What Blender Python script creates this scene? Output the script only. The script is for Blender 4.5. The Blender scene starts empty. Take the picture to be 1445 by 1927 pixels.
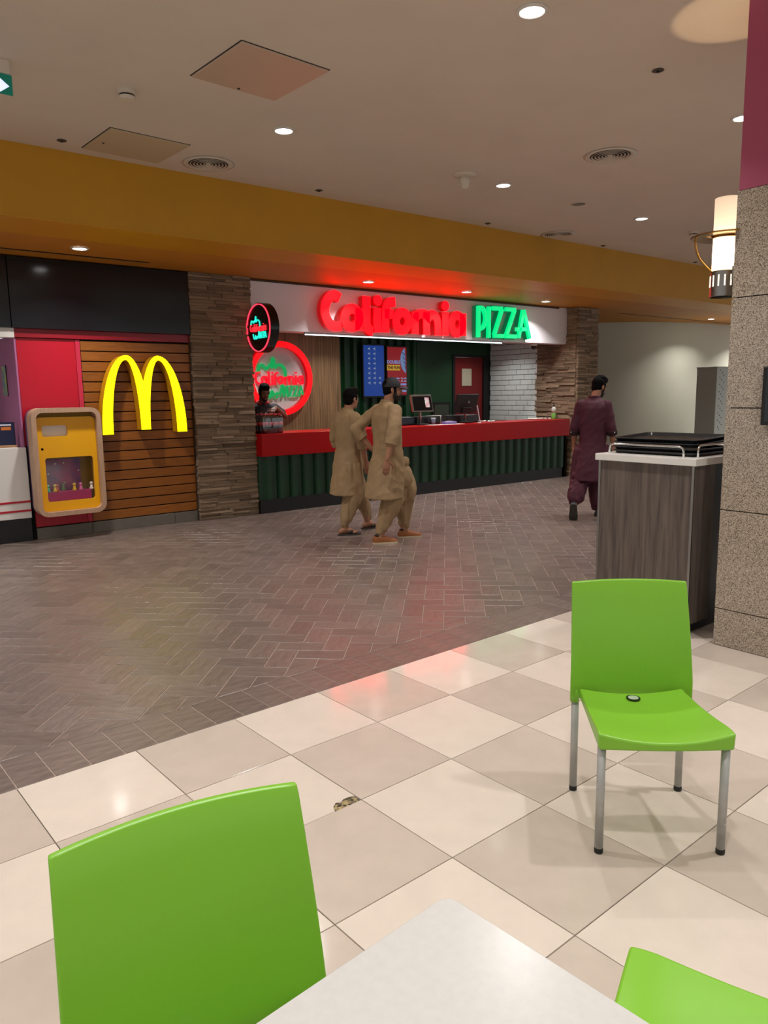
import bpy, bmesh, math, random
from mathutils import Vector, Matrix, noise
random.seed(7)
SC = bpy.context.scene
COL = SC.collection
PI = math.pi
# ------------------------------------------------------------------ camera, world, exposure
CAM = Vector((-4.979, -9.007, 1.568))
F_PX, PW, PH = 1416.43, 1445.0, 1927.0
AR = Vector((0.7810, -0.6243, -0.0141)).normalized()
AF = Vector((0.6148, 0.7735, -0.1540)).normalized()
AU = AR.cross(AF).normalized()
AR = AF.cross(AU).normalized()
cd = bpy.data.cameras.new('camera')
cam = bpy.data.objects.new('camera', cd); COL.objects.link(cam)
cam.matrix_world = Matrix(((AR.x, AU.x, -AF.x, CAM.x), (AR.y, AU.y, -AF.y, CAM.y), (AR.z, AU.z, -AF.z, CAM.z), (0, 0, 0, 1)))
cd.sensor_fit = 'VERTICAL'; cd.sensor_height = 36.0; cd.lens = F_PX / PH * 36.0
cd.clip_start = 0.05; cd.clip_end = 200
SC.camera = cam
vs = SC.view_settings
vs.view_transform = 'Standard'; vs.look = 'None'; vs.gamma = 1.0; vs.use_curve_mapping = False
vs.exposure = 0.0
w = bpy.data.worlds.new('world'); SC.world = w; w.use_nodes = True
w.node_tree.nodes['Background'].inputs[0].default_value = (0.95, 0.98, 1.0, 1)
w.node_tree.nodes['Background'].inputs[1].default_value = 0.65
DL_POWER, DL_COL = 19.5, (1.0, 0.975, 0.95)      # one ceiling downlight
SOFFIT_POWER = 24.0
CEIL, SOFFIT = 3.69, 3.09


def ray(px, py):
    return AF * F_PX + AR * (px - PW / 2) - AU * (py - PH / 2)
def at_z(px, py, z):
    d = ray(px, py); return CAM + d * ((z - CAM.z) / d.z)
def at_v(px, py, v):
    d = ray(px, py); return CAM + d * ((v - CAM.y) / d.y)
def at_u(px, py, u):
    d = ray(px, py); return CAM + d * ((u - CAM.x) / d.x)

# ------------------------------------------------------------------ materials
def lin(h):
    h = h.lstrip('#'); o = []
    for i in (0, 2, 4):
        c = int(h[i:i + 2], 16) / 255
        o.append(c / 12.92 if c <= .04045 else ((c + .055) / 1.055) ** 2.4)
    return tuple(o) + (1,)
MATS = {}
def mat(name, col, rough=.6, metal=0., var=0., vscale=8., stretch=(1, 1, 1), bump=0., bscale=40., rnd=0., spec=.5, coat=0., col2=None, trans=0.):
    if name in MATS: return MATS[name]
    m = bpy.data.materials.new(name); m.use_nodes = True; MATS[name] = m
    nt = m.node_tree; N = nt.nodes; L = nt.links; b = N['Principled BSDF']
    c = lin(col) if isinstance(col, str) else col
    b.inputs['Base Color'].default_value = c
    b.inputs['Roughness'].default_value = rough; b.inputs['Metallic'].default_value = metal
    b.inputs['Specular IOR Level'].default_value = spec
    if coat: b.inputs['Coat Weight'].default_value = coat; b.inputs['Coat Roughness'].default_value = .08
    if trans: b.inputs['Transmission Weight'].default_value = trans
    tc = None
    if var or bump or col2:
        tc = N.new('ShaderNodeTexCoord'); mp = N.new('ShaderNodeMapping'); mp.inputs['Scale'].default_value = stretch
        L.new(tc.outputs['Object'], mp.inputs['Vector'])
    src = None
    if var or col2:
        n = N.new('ShaderNodeTexNoise'); n.inputs['Scale'].default_value = vscale; n.inputs['Detail'].default_value = 6
        n.inputs['Roughness'].default_value = .6
        L.new(mp.outputs[0], n.inputs['Vector'])
        mx = N.new('ShaderNodeMix'); mx.data_type = 'RGBA'
        c2 = lin(col2) if col2 else tuple(min(1, x * (1 - var)) for x in c[:3]) + (1,)
        mx.inputs[6].default_value = c; mx.inputs[7].default_value = c2
        r = N.new('ShaderNodeValToRGB'); r.color_ramp.elements[0].position = .35; r.color_ramp.elements[1].position = .65
        L.new(n.outputs['Fac'], r.inputs[0]); L.new(r.outputs[0], mx.inputs[0])
        src = mx.outputs[2]
    if rnd:
        oi = N.new('ShaderNodeObjectInfo'); ma = N.new('ShaderNodeMapRange')
        ma.inputs[3].default_value = 1 - rnd; ma.inputs[4].default_value = 1 + rnd
        L.new(oi.outputs['Random'], ma.inputs[0])
        hs = N.new('ShaderNodeHueSaturation'); hs.inputs['Color'].default_value = c
        if src: L.new(src, hs.inputs['Color'])
        L.new(ma.outputs[0], hs.inputs['Value']); src = hs.outputs[0]
    if src: L.new(src, b.inputs['Base Color'])
    if bump:
        n2 = N.new('ShaderNodeTexNoise'); n2.inputs['Scale'].default_value = bscale; n2.inputs['Detail'].default_value = 5
        L.new(mp.outputs[0], n2.inputs['Vector'])
        bp = N.new('ShaderNodeBump'); bp.inputs['Strength'].default_value = bump; bp.inputs['Distance'].default_value = .01
        L.new(n2.outputs['Fac'], bp.inputs['Height']); L.new(bp.outputs[0], b.inputs['Normal'])
    return m
def glow(name, col, strength, base='#ffffff'):
    if name in MATS: return MATS[name]
    m = mat(name, base, .4); b = m.node_tree.nodes['Principled BSDF']
    b.inputs['Emission Color'].default_value = lin(col) if isinstance(col, str) else col
    b.inputs['Emission Strength'].default_value = strength
    return m
def speckle(name, cols, scale, rough):
    m = mat(name, cols[0], rough); nt = m.node_tree; N = nt.nodes; L = nt.links
    tc = N.new('ShaderNodeTexCoord'); v = N.new('ShaderNodeTexVoronoi'); v.inputs['Scale'].default_value = scale
    L.new(tc.outputs['Object'], v.inputs['Vector'])
    sp = N.new('ShaderNodeSeparateColor'); L.new(v.outputs['Color'], sp.inputs[0])
    r = N.new('ShaderNodeValToRGB'); r.color_ramp.interpolation = 'CONSTANT'
    e = r.color_ramp.elements; e[0].position = 0; e[0].color = lin(cols[0]); e[1].position = .3; e[1].color = lin(cols[1])
    for i, c in enumerate(cols[2:]):
        x = e.new(.55 + .2 * i); x.color = lin(c)
    L.new(sp.outputs[0], r.inputs[0])
    L.new(r.outputs[0], N['Principled BSDF'].inputs['Base Color'])
    return m

# ------------------------------------------------------------------ mesh building
class MB:
    def __init__(s): s.v = []; s.f = []
    def add(s, vs, fs):
        o = len(s.v); s.v += [Vector(x) for x in vs]; s.f += [tuple(i + o for i in f) for f in fs]; return s
    def box(s, a, b):
        x0, y0, z0 = a; x1, y1, z1 = b
        return s.add([(x0, y0, z0), (x1, y0, z0), (x1, y1, z0), (x0, y1, z0), (x0, y0, z1), (x1, y0, z1), (x1, y1, z1), (x0, y1, z1)],
                     [(3, 2, 1, 0), (4, 5, 6, 7), (0, 1, 5, 4), (1, 2, 6, 5), (2, 3, 7, 6), (3, 0, 4, 7)])
    def bbox(s, a, b, e=.004):           # bevelled box
        bm = bmesh.new(); r = bmesh.ops.create_cube(bm, size=1)
        a = Vector(a); b = Vector(b); d = b - a
        for v in bm.verts: v.co = Vector((a.x + (v.co.x + .5) * d.x, a.y + (v.co.y + .5) * d.y, a.z + (v.co.z + .5) * d.z))
        bmesh.ops.bevel(bm, geom=bm.edges[:], offset=e, segments=2, profile=.5, affect='EDGES')
        bm.verts.index_update()
        s.add([v.co.copy() for v in bm.verts], [tuple(v.index for v in f.verts) for f in bm.faces]); bm.free(); return s
    def loft(s, rings, cap=True, closed=True):
        n = len(rings[0]); vs = [p for r in rings for p in r]; fs = []
        for i in range(len(rings) - 1):
            for j in range(n if closed else n - 1):
                k = (j + 1) % n
                fs.append((i * n + j, i * n + k, (i + 1) * n + k, (i + 1) * n + j))
        if cap: fs += [tuple(range(n))[::-1], tuple((len(rings) - 1) * n + j for j in range(n))]
        return s.add(vs, fs)
    def tube(s, pts, r, n=10, cap=True):
        pts = [Vector(p) for p in pts]
        rs = r if isinstance(r, (list, tuple)) else [r] * len(pts)
        rings = []; pu = None
        for i, p in enumerate(pts):
            t = (pts[min(i + 1, len(pts) - 1)] - pts[max(i - 1, 0)]).normalized()
            if pu is None: pu = t.orthogonal().normalized()
            a = (pu - t * pu.dot(t)); a = a.normalized() if a.length > 1e-6 else t.orthogonal().normalized()
            pu = a; b = t.cross(a)
            rr = rs[i]; ra, rb = rr if isinstance(rr, tuple) else (rr, rr)
            rings.append([p + a * (ra * math.cos(2 * PI * k / n)) + b * (rb * math.sin(2 * PI * k / n)) for k in range(n)])
        return s.loft(rings, cap)
    def lathe(s, prof, c=(0, 0, 0), n=24, axis='z', cap=True):
        c = Vector(c); rings = []
        for r, h in prof:
            ring = []
            for k in range(n):
                a = 2 * PI * k / n; x, y = r * math.cos(a), r * math.sin(a)
                ring.append(c + (Vector((x, y, h)) if axis == 'z' else Vector((x, h, -y)) if axis == 'y' else Vector((h, x, y))))
            rings.append(ring)
        return s.loft(rings, cap)
    def ell(s, c, r, rot=None, n=16, m=10):
        c = Vector(c); rings = []
        for i in range(m + 1):
            t = PI * i / m; t = min(max(t, .02), PI - .02)
            ring = []
            for k in range(n):
                a = 2 * PI * k / n
                p = Vector((r[0] * math.sin(t) * math.cos(a), r[1] * math.sin(t) * math.sin(a), -r[2] * math.cos(t)))
                ring.append(c + (rot @ p if rot else p))
            rings.append(ring)
        return s.loft(rings)
    def chain(s, pts, n=12):              # tapered limb with spheres at its joints: pts = [(point, radius), ...]
        pts = [(Vector(p), r) for p, r in pts]
        for i, (p, r) in enumerate(pts):
            s.ell(p, (r, r, r), n=n, m=8)
            if i: s.tube([pts[i - 1][0], p], [pts[i - 1][1], r], n)
        return s
    def prism(s, poly, h0, h1, fr):       # poly 2D -> fr(x, y, h); convex or simple polygon
        n = len(poly)
        return s.add([fr(x, y, h0) for x, y in poly] + [fr(x, y, h1) for x, y in poly],
                     [tuple(range(n))[::-1], tuple(range(n, 2 * n))] + [(i, (i + 1) % n, n + (i + 1) % n, n + i) for i in range(n)])
    def xf(s, M):
        s.v = [M @ v for v in s.v]; return s
    def build(s, name, m, parent=None, smooth=False, local=False, me=None):
        if me is None:
            me = bpy.data.meshes.new(name); me.from_pydata([tuple(v) for v in s.v], [], s.f)
            bm = bmesh.new(); bm.from_mesh(me); bmesh.ops.recalc_face_normals(bm, faces=bm.faces[:]); bm.to_mesh(me); bm.free()
        if m: me.materials.clear(); me.materials.append(m)
        o = bpy.data.objects.new(name, me); COL.objects.link(o)
        if parent:
            o.parent = parent
            if not local: me.transform(wm(parent).inverted())
        if smooth: smooth_mesh(me, smooth)
        return o
def wm(o):
    M = o.matrix_basis
    return wm(o.parent) @ M if o.parent else M
def smooth_mesh(me, ang):
    me.polygons.foreach_set('use_smooth', [True] * len(me.polygons))
    if ang is not True:
        bm = bmesh.new(); bm.from_mesh(me)
        for e in bm.edges:
            if len(e.link_faces) == 2 and e.calc_face_angle(0) > math.radians(ang): e.smooth = False
        bm.to_mesh(me); bm.free()
    me.update()
def bev(o, wd=.004, seg=2):
    b = o.modifiers.new('bevel', 'BEVEL'); b.width = wd; b.segments = seg; b.limit_method = 'ANGLE'; b.angle_limit = math.radians(35); return o
def empty(name, loc=(0, 0, 0), rz=0):
    o = bpy.data.objects.new(name, None); COL.objects.link(o); o.location = loc; o.rotation_euler = (0, 0, rz); o.empty_display_size = .1
    return o
def tag(o, label, cat, group=None, kind=None):
    o['label'] = label; o['category'] = cat
    if group: o['group'] = group
    if kind: o['kind'] = kind
    return o
def thing(name, label, cat, loc=(0, 0, 0), rz=0, group=None):
    return tag(empty(name, loc, rz), label, cat, group)
def struct(o, label=None):
    o['kind'] = 'structure'
    if label: o['label'] = label
    return o
def dup(o, parent=None):
    c = o.copy(); COL.objects.link(c); c.parent = parent
    for ch in list(o.children): dup(ch, c)
    return c
def plate(loops, h0, h1, fr):             # flat plate from 2D loops (holes allowed), thickness h0..h1, frame fr(x, y, h) -> MB
    cu = bpy.data.curves.new('tmp', 'CURVE'); cu.dimensions = '2D'; cu.fill_mode = 'BOTH'; cu.extrude = .5
    for lp in loops:
        sp = cu.splines.new('POLY'); sp.points.add(len(lp) - 1); sp.use_cyclic_u = True
        for i, (x, y) in enumerate(lp): sp.points[i].co = (x, y, 0, 1)
    o = bpy.data.objects.new('tmp', cu); me = bpy.data.meshes.new_from_object(o)
    mb = MB(); mb.add([fr(v.co.x, v.co.y, h0 + (v.co.z + .5) * (h1 - h0)) for v in me.vertices], [tuple(p.vertices) for p in me.polygons])
    bpy.data.objects.remove(o); bpy.data.curves.remove(cu); bpy.data.meshes.remove(me)
    bm = bmesh.new(); vs_ = [bm.verts.new(v) for v in mb.v]
    for f in mb.f:
        try: bm.faces.new([vs_[i] for i in f])
        except ValueError: pass
    bmesh.ops.remove_doubles(bm, verts=bm.verts[:], dist=1e-5); bm.verts.index_update()
    r = MB(); r.add([v.co.copy() for v in bm.verts], [tuple(v.index for v in f.verts) for f in bm.faces]); bm.free()
    return r
def ribbon(pts, wd, closed=False):        # stroke -> list of loops
    P = [Vector((p[0], p[1])) for p in pts]; n = len(P); L_, R_ = [], []
    for i in range(n):
        a = P[(i - 1) % n] if closed or i else P[0]; b = P[(i + 1) % n] if closed or i < n - 1 else P[-1]
        t1 = (P[i] - a); t2 = (b - P[i])
        t = ((t1.normalized() if t1.length else Vector((0, 0))) + (t2.normalized() if t2.length else Vector((0, 0))))
        t = t.normalized(); nn = Vector((-t.y, t.x))
        k = 1.0
        if t1.length and t2.length: k = 1 / max(.6, math.cos(t1.angle(t2) / 2))
        L_.append(P[i] + nn * wd / 2 * k); R_.append(P[i] - nn * wd / 2 * k)
    if closed: return [[tuple(p) for p in L_], [tuple(p) for p in R_]]
    return [[tuple(p) for p in L_] + [tuple(p) for p in R_[::-1]]]
def curve_pts(pts, k=5):                  # Catmull-Rom through points
    P = [Vector(p) for p in pts]; out = []
    for i in range(len(P) - 1):
        a, b, c, d = P[max(i - 1, 0)], P[i], P[i + 1], P[min(i + 2, len(P) - 1)]
        for j in range(k):
            t = j / k
            out.append(.5 * ((2 * b) + (c - a) * t + (2 * a - 5 * b + 4 * c - d) * t * t + (3 * b - a - 3 * c + d) * t ** 3))
    return out + [P[-1]]
def text_mb(s, size, fr, h0, h1, align='CENTER', bold=0.):
    cu = bpy.data.curves.new('tmp', 'FONT'); cu.body = s; cu.size = size; cu.extrude = .5; cu.offset = bold; cu.align_x = align; cu.align_y = 'CENTER'
    o = bpy.data.objects.new('tmp', cu); me = bpy.data.meshes.new_from_object(o)
    mb = MB(); mb.add([fr(v.co.x, v.co.y, h0 + (v.co.z + .5) * (h1 - h0)) for v in me.vertices], [tuple(p.vertices) for p in me.polygons])
    bpy.data.objects.remove(o); bpy.data.curves.remove(cu); bpy.data.meshes.remove(me)
    return mb
def rrect(x0, y0, x1, y1, r, k=6):
    o = []
    for cx, cy, a0 in ((x1 - r, y1 - r, 0), (x0 + r, y1 - r, PI / 2), (x0 + r, y0 + r, PI), (x1 - r, y0 + r, 1.5 * PI)):
        for i in range(k + 1):
            a = a0 + PI / 2 * i / k; o.append((cx + r * math.cos(a), cy + r * math.sin(a)))
    return o
def circ(cx, cy, r, n=48, ry=None): return [(cx + r * math.cos(2 * PI * i / n), cy + (ry or r) * math.sin(2 * PI * i / n)) for i in range(n)]
def remesh(mb, voxel, it=6, fac=.5):      # union of closed solids -> one continuous surface
    me = bpy.data.meshes.new('tmp'); me.from_pydata([tuple(v) for v in mb.v], [], mb.f)
    bm = bmesh.new(); bm.from_mesh(me); bmesh.ops.recalc_face_normals(bm, faces=bm.faces[:]); bm.to_mesh(me); bm.free()
    o = bpy.data.objects.new('tmp', me); COL.objects.link(o)
    r = o.modifiers.new('r', 'REMESH'); r.mode = 'VOXEL'; r.voxel_size = voxel
    if it:
        q = o.modifiers.new('s', 'SMOOTH'); q.factor = fac; q.iterations = it
    dg = bpy.context.evaluated_depsgraph_get()
    out = bpy.data.meshes.new_from_object(o.evaluated_get(dg))
    bpy.data.objects.remove(o); bpy.data.meshes.remove(me)
    return out
def organic(name, mb, voxel, m, parent, it=6, disp=None):
    me = remesh(mb, voxel, it)
    if disp:
        ns = [v.normal.copy() for v in me.vertices]
        for v, nn in zip(me.vertices, ns): v.co = v.co + nn * disp(v.co)
    o = MB().build(name, m, parent, smooth=True, local=True, me=me)
    return o
FV = lambda v0: (lambda x, y, h: Vector((x, v0 - h, y)))      # frame on a front-facing wall: x = u, y = z, h = towards the hall

# ------------------------------------------------------------------ common materials
M_ceil = mat('ceiling_paint', '#dacdbc', .85, var=.05, vscale=1.5)
M_soff = mat('yellow_paint', '#c78f12', .55, var=.08, vscale=2)
M_soff2 = mat('ochre_soffit', '#c07f22', .55, var=.08, vscale=2)  # more orange tone for the rest of the underside
M_band = mat('bright_yellow_strip', '#cc8f0c', .5, var=.06, vscale=2)  # slightly brighter yellow tone for the strip along the underside edge
M_grout = mat('floor_grout', '#6f6152', .9, var=.3, vscale=30)
M_grout_d = mat('walkway_grout', '#b8a294', .9, var=.2, vscale=30)
M_tile_a = mat('cream_tile_light', '#dccfc2', .11, var=.07, vscale=5, rnd=.03, spec=.22)
M_tile_b = mat('cream_tile_dark', '#c8baad', .12, var=.09, vscale=5, rnd=.03, spec=.22)
M_herr = mat('slate_tile', '#7d6e66', .3, var=.32, vscale=7, stretch=(1, 4, 1), bump=.25, bscale=22, rnd=.12, spec=.62)
M_stone = mat('split_stone', '#ae957b', .85, var=.45, vscale=9, stretch=(1, 1, 3), bump=.8, bscale=30, rnd=.36, spec=.2)
M_black = mat('black_panel', '#121418', .16, spec=.5)
M_red = mat('red_panel', '#b80d27', .3, spec=.5)
M_white = mat('white_gloss', '#e3e0da', .3)
M_blackmat = mat('black_plastic', '#0d0d0e', .45)
M_chrome = mat('chrome', '#d8d8d8', .12, 1.)
M_steel = mat('brushed_steel', '#9a9690', .3, 1.)
M_dark = mat('dark_gap', '#070707', .8)
M_green = mat('container_green', '#093c1c', .4, var=.15, vscale=3)
M_counter = mat('counter_red', '#9c0407', .32, spec=.2)
def thin_glass(name, k):
    m = mat(name, '#ffffff', .05); nt = m.node_tree; N = nt.nodes
    tr = N.new('ShaderNodeBsdfTransparent'); gl = N.new('ShaderNodeBsdfGlossy'); gl.inputs['Roughness'].default_value = .06
    mx = N.new('ShaderNodeMixShader'); mx.inputs[0].default_value = k
    nt.links.new(tr.outputs[0], mx.inputs[1]); nt.links.new(gl.outputs[0], mx.inputs[2])
    nt.links.new(mx.outputs[0], [n for n in N if n.type == 'OUTPUT_MATERIAL'][0].inputs[0]); return m
M_glass = thin_glass('clear_glass', .07)

# ------------------------------------------------------------------ floor
ANG = math.radians(1.674)
TO = Vector((-4.382, -5.822)); TX = Vector((math.cos(ANG), math.sin(ANG))); TY = Vector((-TX.y, TX.x))
def tf(i, j): return TO + TX * i - TY * j          # metres along the joint line / towards the camera
fl = MB(); pa, pb = tf(-6, 0), tf(20, 0)
fl.add([(pa.x, pa.y, -.012), (pb.x, pb.y, -.012), (15, -17, -.012), (-11, -17, -.012), (pa.x, pa.y, -.2), (pb.x, pb.y, -.2), (15, -17, -.2), (-11, -17, -.2)],
       [(0, 1, 2, 3), (7, 6, 5, 4), (0, 4, 5, 1), (1, 5, 6, 2), (2, 6, 7, 3), (3, 7, 4, 0)])
floor_a = struct(fl.build('floor', M_grout), 'cream tiled floor of the seating area')
fl = MB()
fl.add([(pa.x, pa.y, -.0026), (pb.x, pb.y, -.0026), (15, 4, -.0026), (-11, 4, -.0026), (pa.x, pa.y, -.2), (pb.x, pb.y, -.2), (15, 4, -.2), (-11, 4, -.2)],
       [(3, 2, 1, 0), (4, 5, 6, 7), (1, 5, 4, 0), (2, 6, 5, 1), (3, 7, 6, 2), (0, 4, 7, 3)])
floor_b = struct(fl.build('floor', M_grout_d), 'dark slate herringbone floor of the walkway')
S = .5
def tile_mesh(poly, top=0., bot=-.012, e=.0025):
    c = sum((Vector(p) for p in poly), Vector((0, 0))) / len(poly); mb = MB(); n = len(poly)
    ins = []
    for i in range(n):
        p = Vector(poly[i]); q = Vector(poly[i - 1]); r = Vector(poly[(i + 1) % n])
        d1 = (q - p).normalized(); d2 = (r - p).normalized(); d = d1 + d2
        ins.append(p + (d.normalized() * e * 1.4 if d.length > 1e-4 else (c - p).normalized() * e))
    mb.add([(x, y, bot) for x, y in poly] + [(x, y, top - e) for x, y in poly] + [(p.x, p.y, top) for p in ins],
           [(i, (i + 1) % n, n + (i + 1) % n, n + i) for i in range(n)] + [(n + i, n + (i + 1) % n, 2 * n + (i + 1) % n, 2 * n + i) for i in range(n)] + [tuple(range(2 * n, 3 * n))])
    return mb
g = .0018
sq = tile_mesh([(g, -S + g), (S - g, -S + g), (S - g, -g), (g, -g)], e=.0012)
MEA = sq.build('tile', M_tile_a, floor_a, local=True); MEB = sq.build('tile', M_tile_b, floor_a, local=True)
first = {0: MEA, 1: MEB}; used = set()
for j in range(0, 10):
    for i in range(-6, 14):
        if (i, j) == (1, 1): continue
        k = (i + j) % 2
        o = first[k] if k not in used else first[k].copy()
        if k in used: COL.objects.link(o)
        used.add(k)
        q = tf(i * S, j * S); o.location = (q.x, q.y, 0); o.rotation_euler = (0, 0, ANG)
# the tile with the chipped corner
notch = [(g, -S + g), (S - .125, -S + g), (S - .118, -S + .03), (S - .09, -S + .05), (S - .07, -S + .038), (S - .05, -S + .052), (S - .02, -S + .05), (S - g, -S + .04), (S - g, -g), (g, -g)]
o = tile_mesh(notch).build('tile', M_tile_a, floor_a, local=True); q = tf(S, S); o.location = (q.x, q.y, 0); o.rotation_euler = (0, 0, ANG)
cb = MB(); cb.bbox((S - .124, -S + .002, -.011), (S - .003, -S + .05, -.005), .002)
o = cb.build('chipped_mortar', speckle('mortar', ['#a89468', '#6d5f45', '#2a2520', '#8f7f5c'], 90, .9), floor_a, local=True)
o.location = (q.x, q.y, 0); o.rotation_euler = (0, 0, ANG)

def clip(poly, nx, ny, d):                          # keep nx*x+ny*y <= d
    out = []
    for i in range(len(poly)):
        a, b = poly[i - 1], poly[i]; da = nx * a[0] + ny * a[1] - d; db = nx * b[0] + ny * b[1] - d
        if da <= 0 < db or db <= 0 < da:
            t = da / (da - db); out.append((a[0] + t * (b[0] - a[0]), a[1] + t * (b[1] - a[1])))
        if db <= 0: out.append(b)
    return out
W_ = .15; HA = ANG + PI / 4; ca, sa = math.cos(HA), math.sin(HA); H0 = Vector((-2.818, -4.93))
cand = []
for a in range(-90, 120):
    for b in range(-90, 120):
        k = (a - b) % 4
        if k == 0: r = (a, b, a + 2, b + 1)
        elif k == 3: r = (a, b, a + 1, b + 2)
        else: continue
        x0, y0, x1, y1 = [t * W_ for t in r]; e = .0016
        cx, cy = (x0 + x1) / 2, (y0 + y1) / 2; gx, gy = H0.x + ca * cx - sa * cy, H0.y + sa * cx + ca * cy
        if gx < -7 or gx > 14.5 or gy > 2.4 or gy < -6: continue
        if gy > .1 and gx < 6.6: continue
        poly = [(x0 + e, y0 + e), (x1 - e, y0 + e), (x1 - e, y1 - e), (x0 + e, y1 - e)]
        poly = [(H0.x + ca * x - sa * y, H0.y + sa * x + ca * y) for x, y in poly]
        bt = tf(0, -.302); c_ = TY.dot(bt)
        full = all(TY.dot(Vector(p)) > c_ for p in poly)
        poly2 = clip(poly, -TY.x, -TY.y, -c_)
        if len(poly2) < 3: continue
        d = Vector((gx, gy, 0)) - CAM; zz = d.dot(AF); vis = zz > .5 and abs(d.dot(AR) / zz) < .53 and abs(d.dot(AU) / zz) < .69
        cand.append((not vis, d.length, poly2, full, (gx, gy), 0 if k == 0 else 1))
cand.sort(key=lambda t: t[:2])
hm = {}
rest = MB()
hb = {0: tile_mesh([(-.15 + .0016, -.075 + .0016), (.15 - .0016, -.075 + .0016), (.15 - .0016, .075 - .0016), (-.15 + .0016, .075 - .0016)])}
for n, (nv, dist, poly, full, c, k) in enumerate(cand):
    if n < 250:
        if full:
            if 0 not in hm: o = hb[0].build('herringbone_tile', M_herr, floor_b, local=True); hm[0] = o
            else: o = hm[0].copy(); COL.objects.link(o)
            o.location = (c[0], c[1], 0); o.rotation_euler = (0, 0, HA + (PI / 2 if k else 0))
        else:
            tile_mesh(poly).build('herringbone_tile', M_herr, floor_b, local=True)
    else:
        t = tile_mesh(poly); rest.add(t.v, t.f)
def island_random(m, amt):                          # for joined pieces: each island its own tone
    nt = m.node_tree; N = nt.nodes; L = nt.links
    ge = N.new('ShaderNodeNewGeometry'); ma = N.new('ShaderNodeMapRange'); ma.inputs[3].default_value = 1 - amt; ma.inputs[4].default_value = 1 + amt
    L.new(ge.outputs['Random Per Island'], ma.inputs[0])
    b = N['Principled BSDF']; hs = N.new('ShaderNodeHueSaturation')
    lk = b.inputs['Base Color'].links
    if lk: L.new(lk[0].from_socket, hs.inputs['Color'])
    else: hs.inputs['Color'].default_value = b.inputs['Base Color'].default_value
    L.new(ma.outputs[0], hs.inputs['Value']); L.new(hs.outputs[0], b.inputs['Base Color'])
M_herr2 = mat('slate_tile_far', '#7d6e66', .3, var=.32, vscale=7, bump=.25, bscale=22, spec=.62); island_random(M_herr2, .12)
o = rest.build('herringbone_tiles', M_herr2, floor_b, local=True); o['kind'] = 'stuff'
bm_ = tile_mesh([(.0016, -.3 + .0016), (.1493, -.3 + .0016), (.1493, -.0016), (.0016, -.0016)])
b0 = None
for i in range(-14, 120):
    q = tf(i * .1509 + .003, -.301)
    if b0 is None: o = b0 = bm_.build('border_tile', M_herr, floor_b, local=True)
    else: o = b0.copy(); COL.objects.link(o)
    o.location = (q.x, q.y, 0); o.rotation_euler = (0, 0, ANG)

# ------------------------------------------------------------------ ceiling and soffit
struct(MB().box((-11, -17, CEIL), (15, -1.85, CEIL + .15)).build('ceiling', M_ceil), 'off-white plaster ceiling')
struct(MB().box((-11, -1.9, SOFFIT + .012), (15, 3.5, CEIL + .1)).build('trim_1', M_soff), 'dark yellow bulkhead over the shop fronts')
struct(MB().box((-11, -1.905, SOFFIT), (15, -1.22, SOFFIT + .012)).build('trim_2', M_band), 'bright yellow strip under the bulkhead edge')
struct(MB().box((-11, -1.22, SOFFIT + .002), (15, 3.5, SOFFIT + .012)).build('trim_3', M_soff2), 'ochre soffit over the shop fronts')

# ------------------------------------------------------------------ stone columns
stone_me = []
for k in range(4):
    b = bmesh.new(); bmesh.ops.create_cube(b, size=1)
    bmesh.ops.bevel(b, geom=b.edges[:], offset=.06, segments=1, affect='EDGES')
    for v in b.verts: v.co += Vector((random.uniform(-.02, .02), random.uniform(-.12, .12), random.uniform(-.05, .05)))
    me = bpy.data.meshes.new('stone'); b.to_mesh(me); b.free(); me.materials.append(M_stone); stone_me.append(me)
def stones(parent, org, ux, nrm, wd, z0, z1, lo=.14, hi=.34, rh=.048):
    org = Vector(org); ux = Vector(ux); nrm = Vector(nrm); rz = math.atan2(ux.y, ux.x); z = z0; cnt = 0
    while z < z1 - .01:
        h = min(random.uniform(rh * .75, rh * 1.3), z1 - z); x = 0
        while x < wd - .005:
            L = random.uniform(lo, hi)
            if wd - x - L < .07: L = wd - x
            d = random.uniform(.03, .06)
            o = bpy.data.objects.new('stone', random.choice(stone_me)); COL.objects.link(o); o.parent = parent
            p = org + ux * (x + L / 2) + nrm * (d / 2 - .02)
            o.location = (p.x, p.y, z + h / 2); o.rotation_euler = (0, 0, rz); o.scale = (L - .0015, d, h - .001)
            x += L; cnt += 1
        z += h
    return cnt
M_back = mat('stone_backing', '#4a3b30', .95)
colA = struct(MB().box((-.885, -.04, 0), (-.04, .4, SOFFIT)).build('wall_left_column', M_back), 'split stone column between the two shop fronts')
colA.name = 'trim_4'
stones(colA, (-.885, -.05, 0), (1, 0, 0), (0, -1, 0), .85, 0, SOFFIT, .2, .5, rh=.036)
colB = struct(MB().box((6.575, -.23, 0), (7.15, 1.0, SOFFIT)).build('trim_5', M_back), 'split stone column at the far end of the counter')
stones(colB, (6.55, -.24, 0), (1, 0, 0), (0, -1, 0), .6, 0, SOFFIT, .18, .4, rh=.037)
colC = struct(MB().box((6.575, .0, 0), (6.7, 1.02, SOFFIT)).build('wall_right', M_back), 'split stone return wall at the counter end')
stones(colC, (6.565, .72, 0), (0, -1, 0), (-1, 0, 0), .94, .96, 2.62, .16, .42, rh=.037)

stones(colC, (6.565, -.01, 0), (0, -1, 0), (-1, 0, 0), .22, 2.62, SOFFIT, .1, .22, rh=.037)
stones(colC, (6.565, -.07, 0), (0, -1, 0), (-1, 0, 0), .16, 0, .96, .1, .2, rh=.037)

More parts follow.
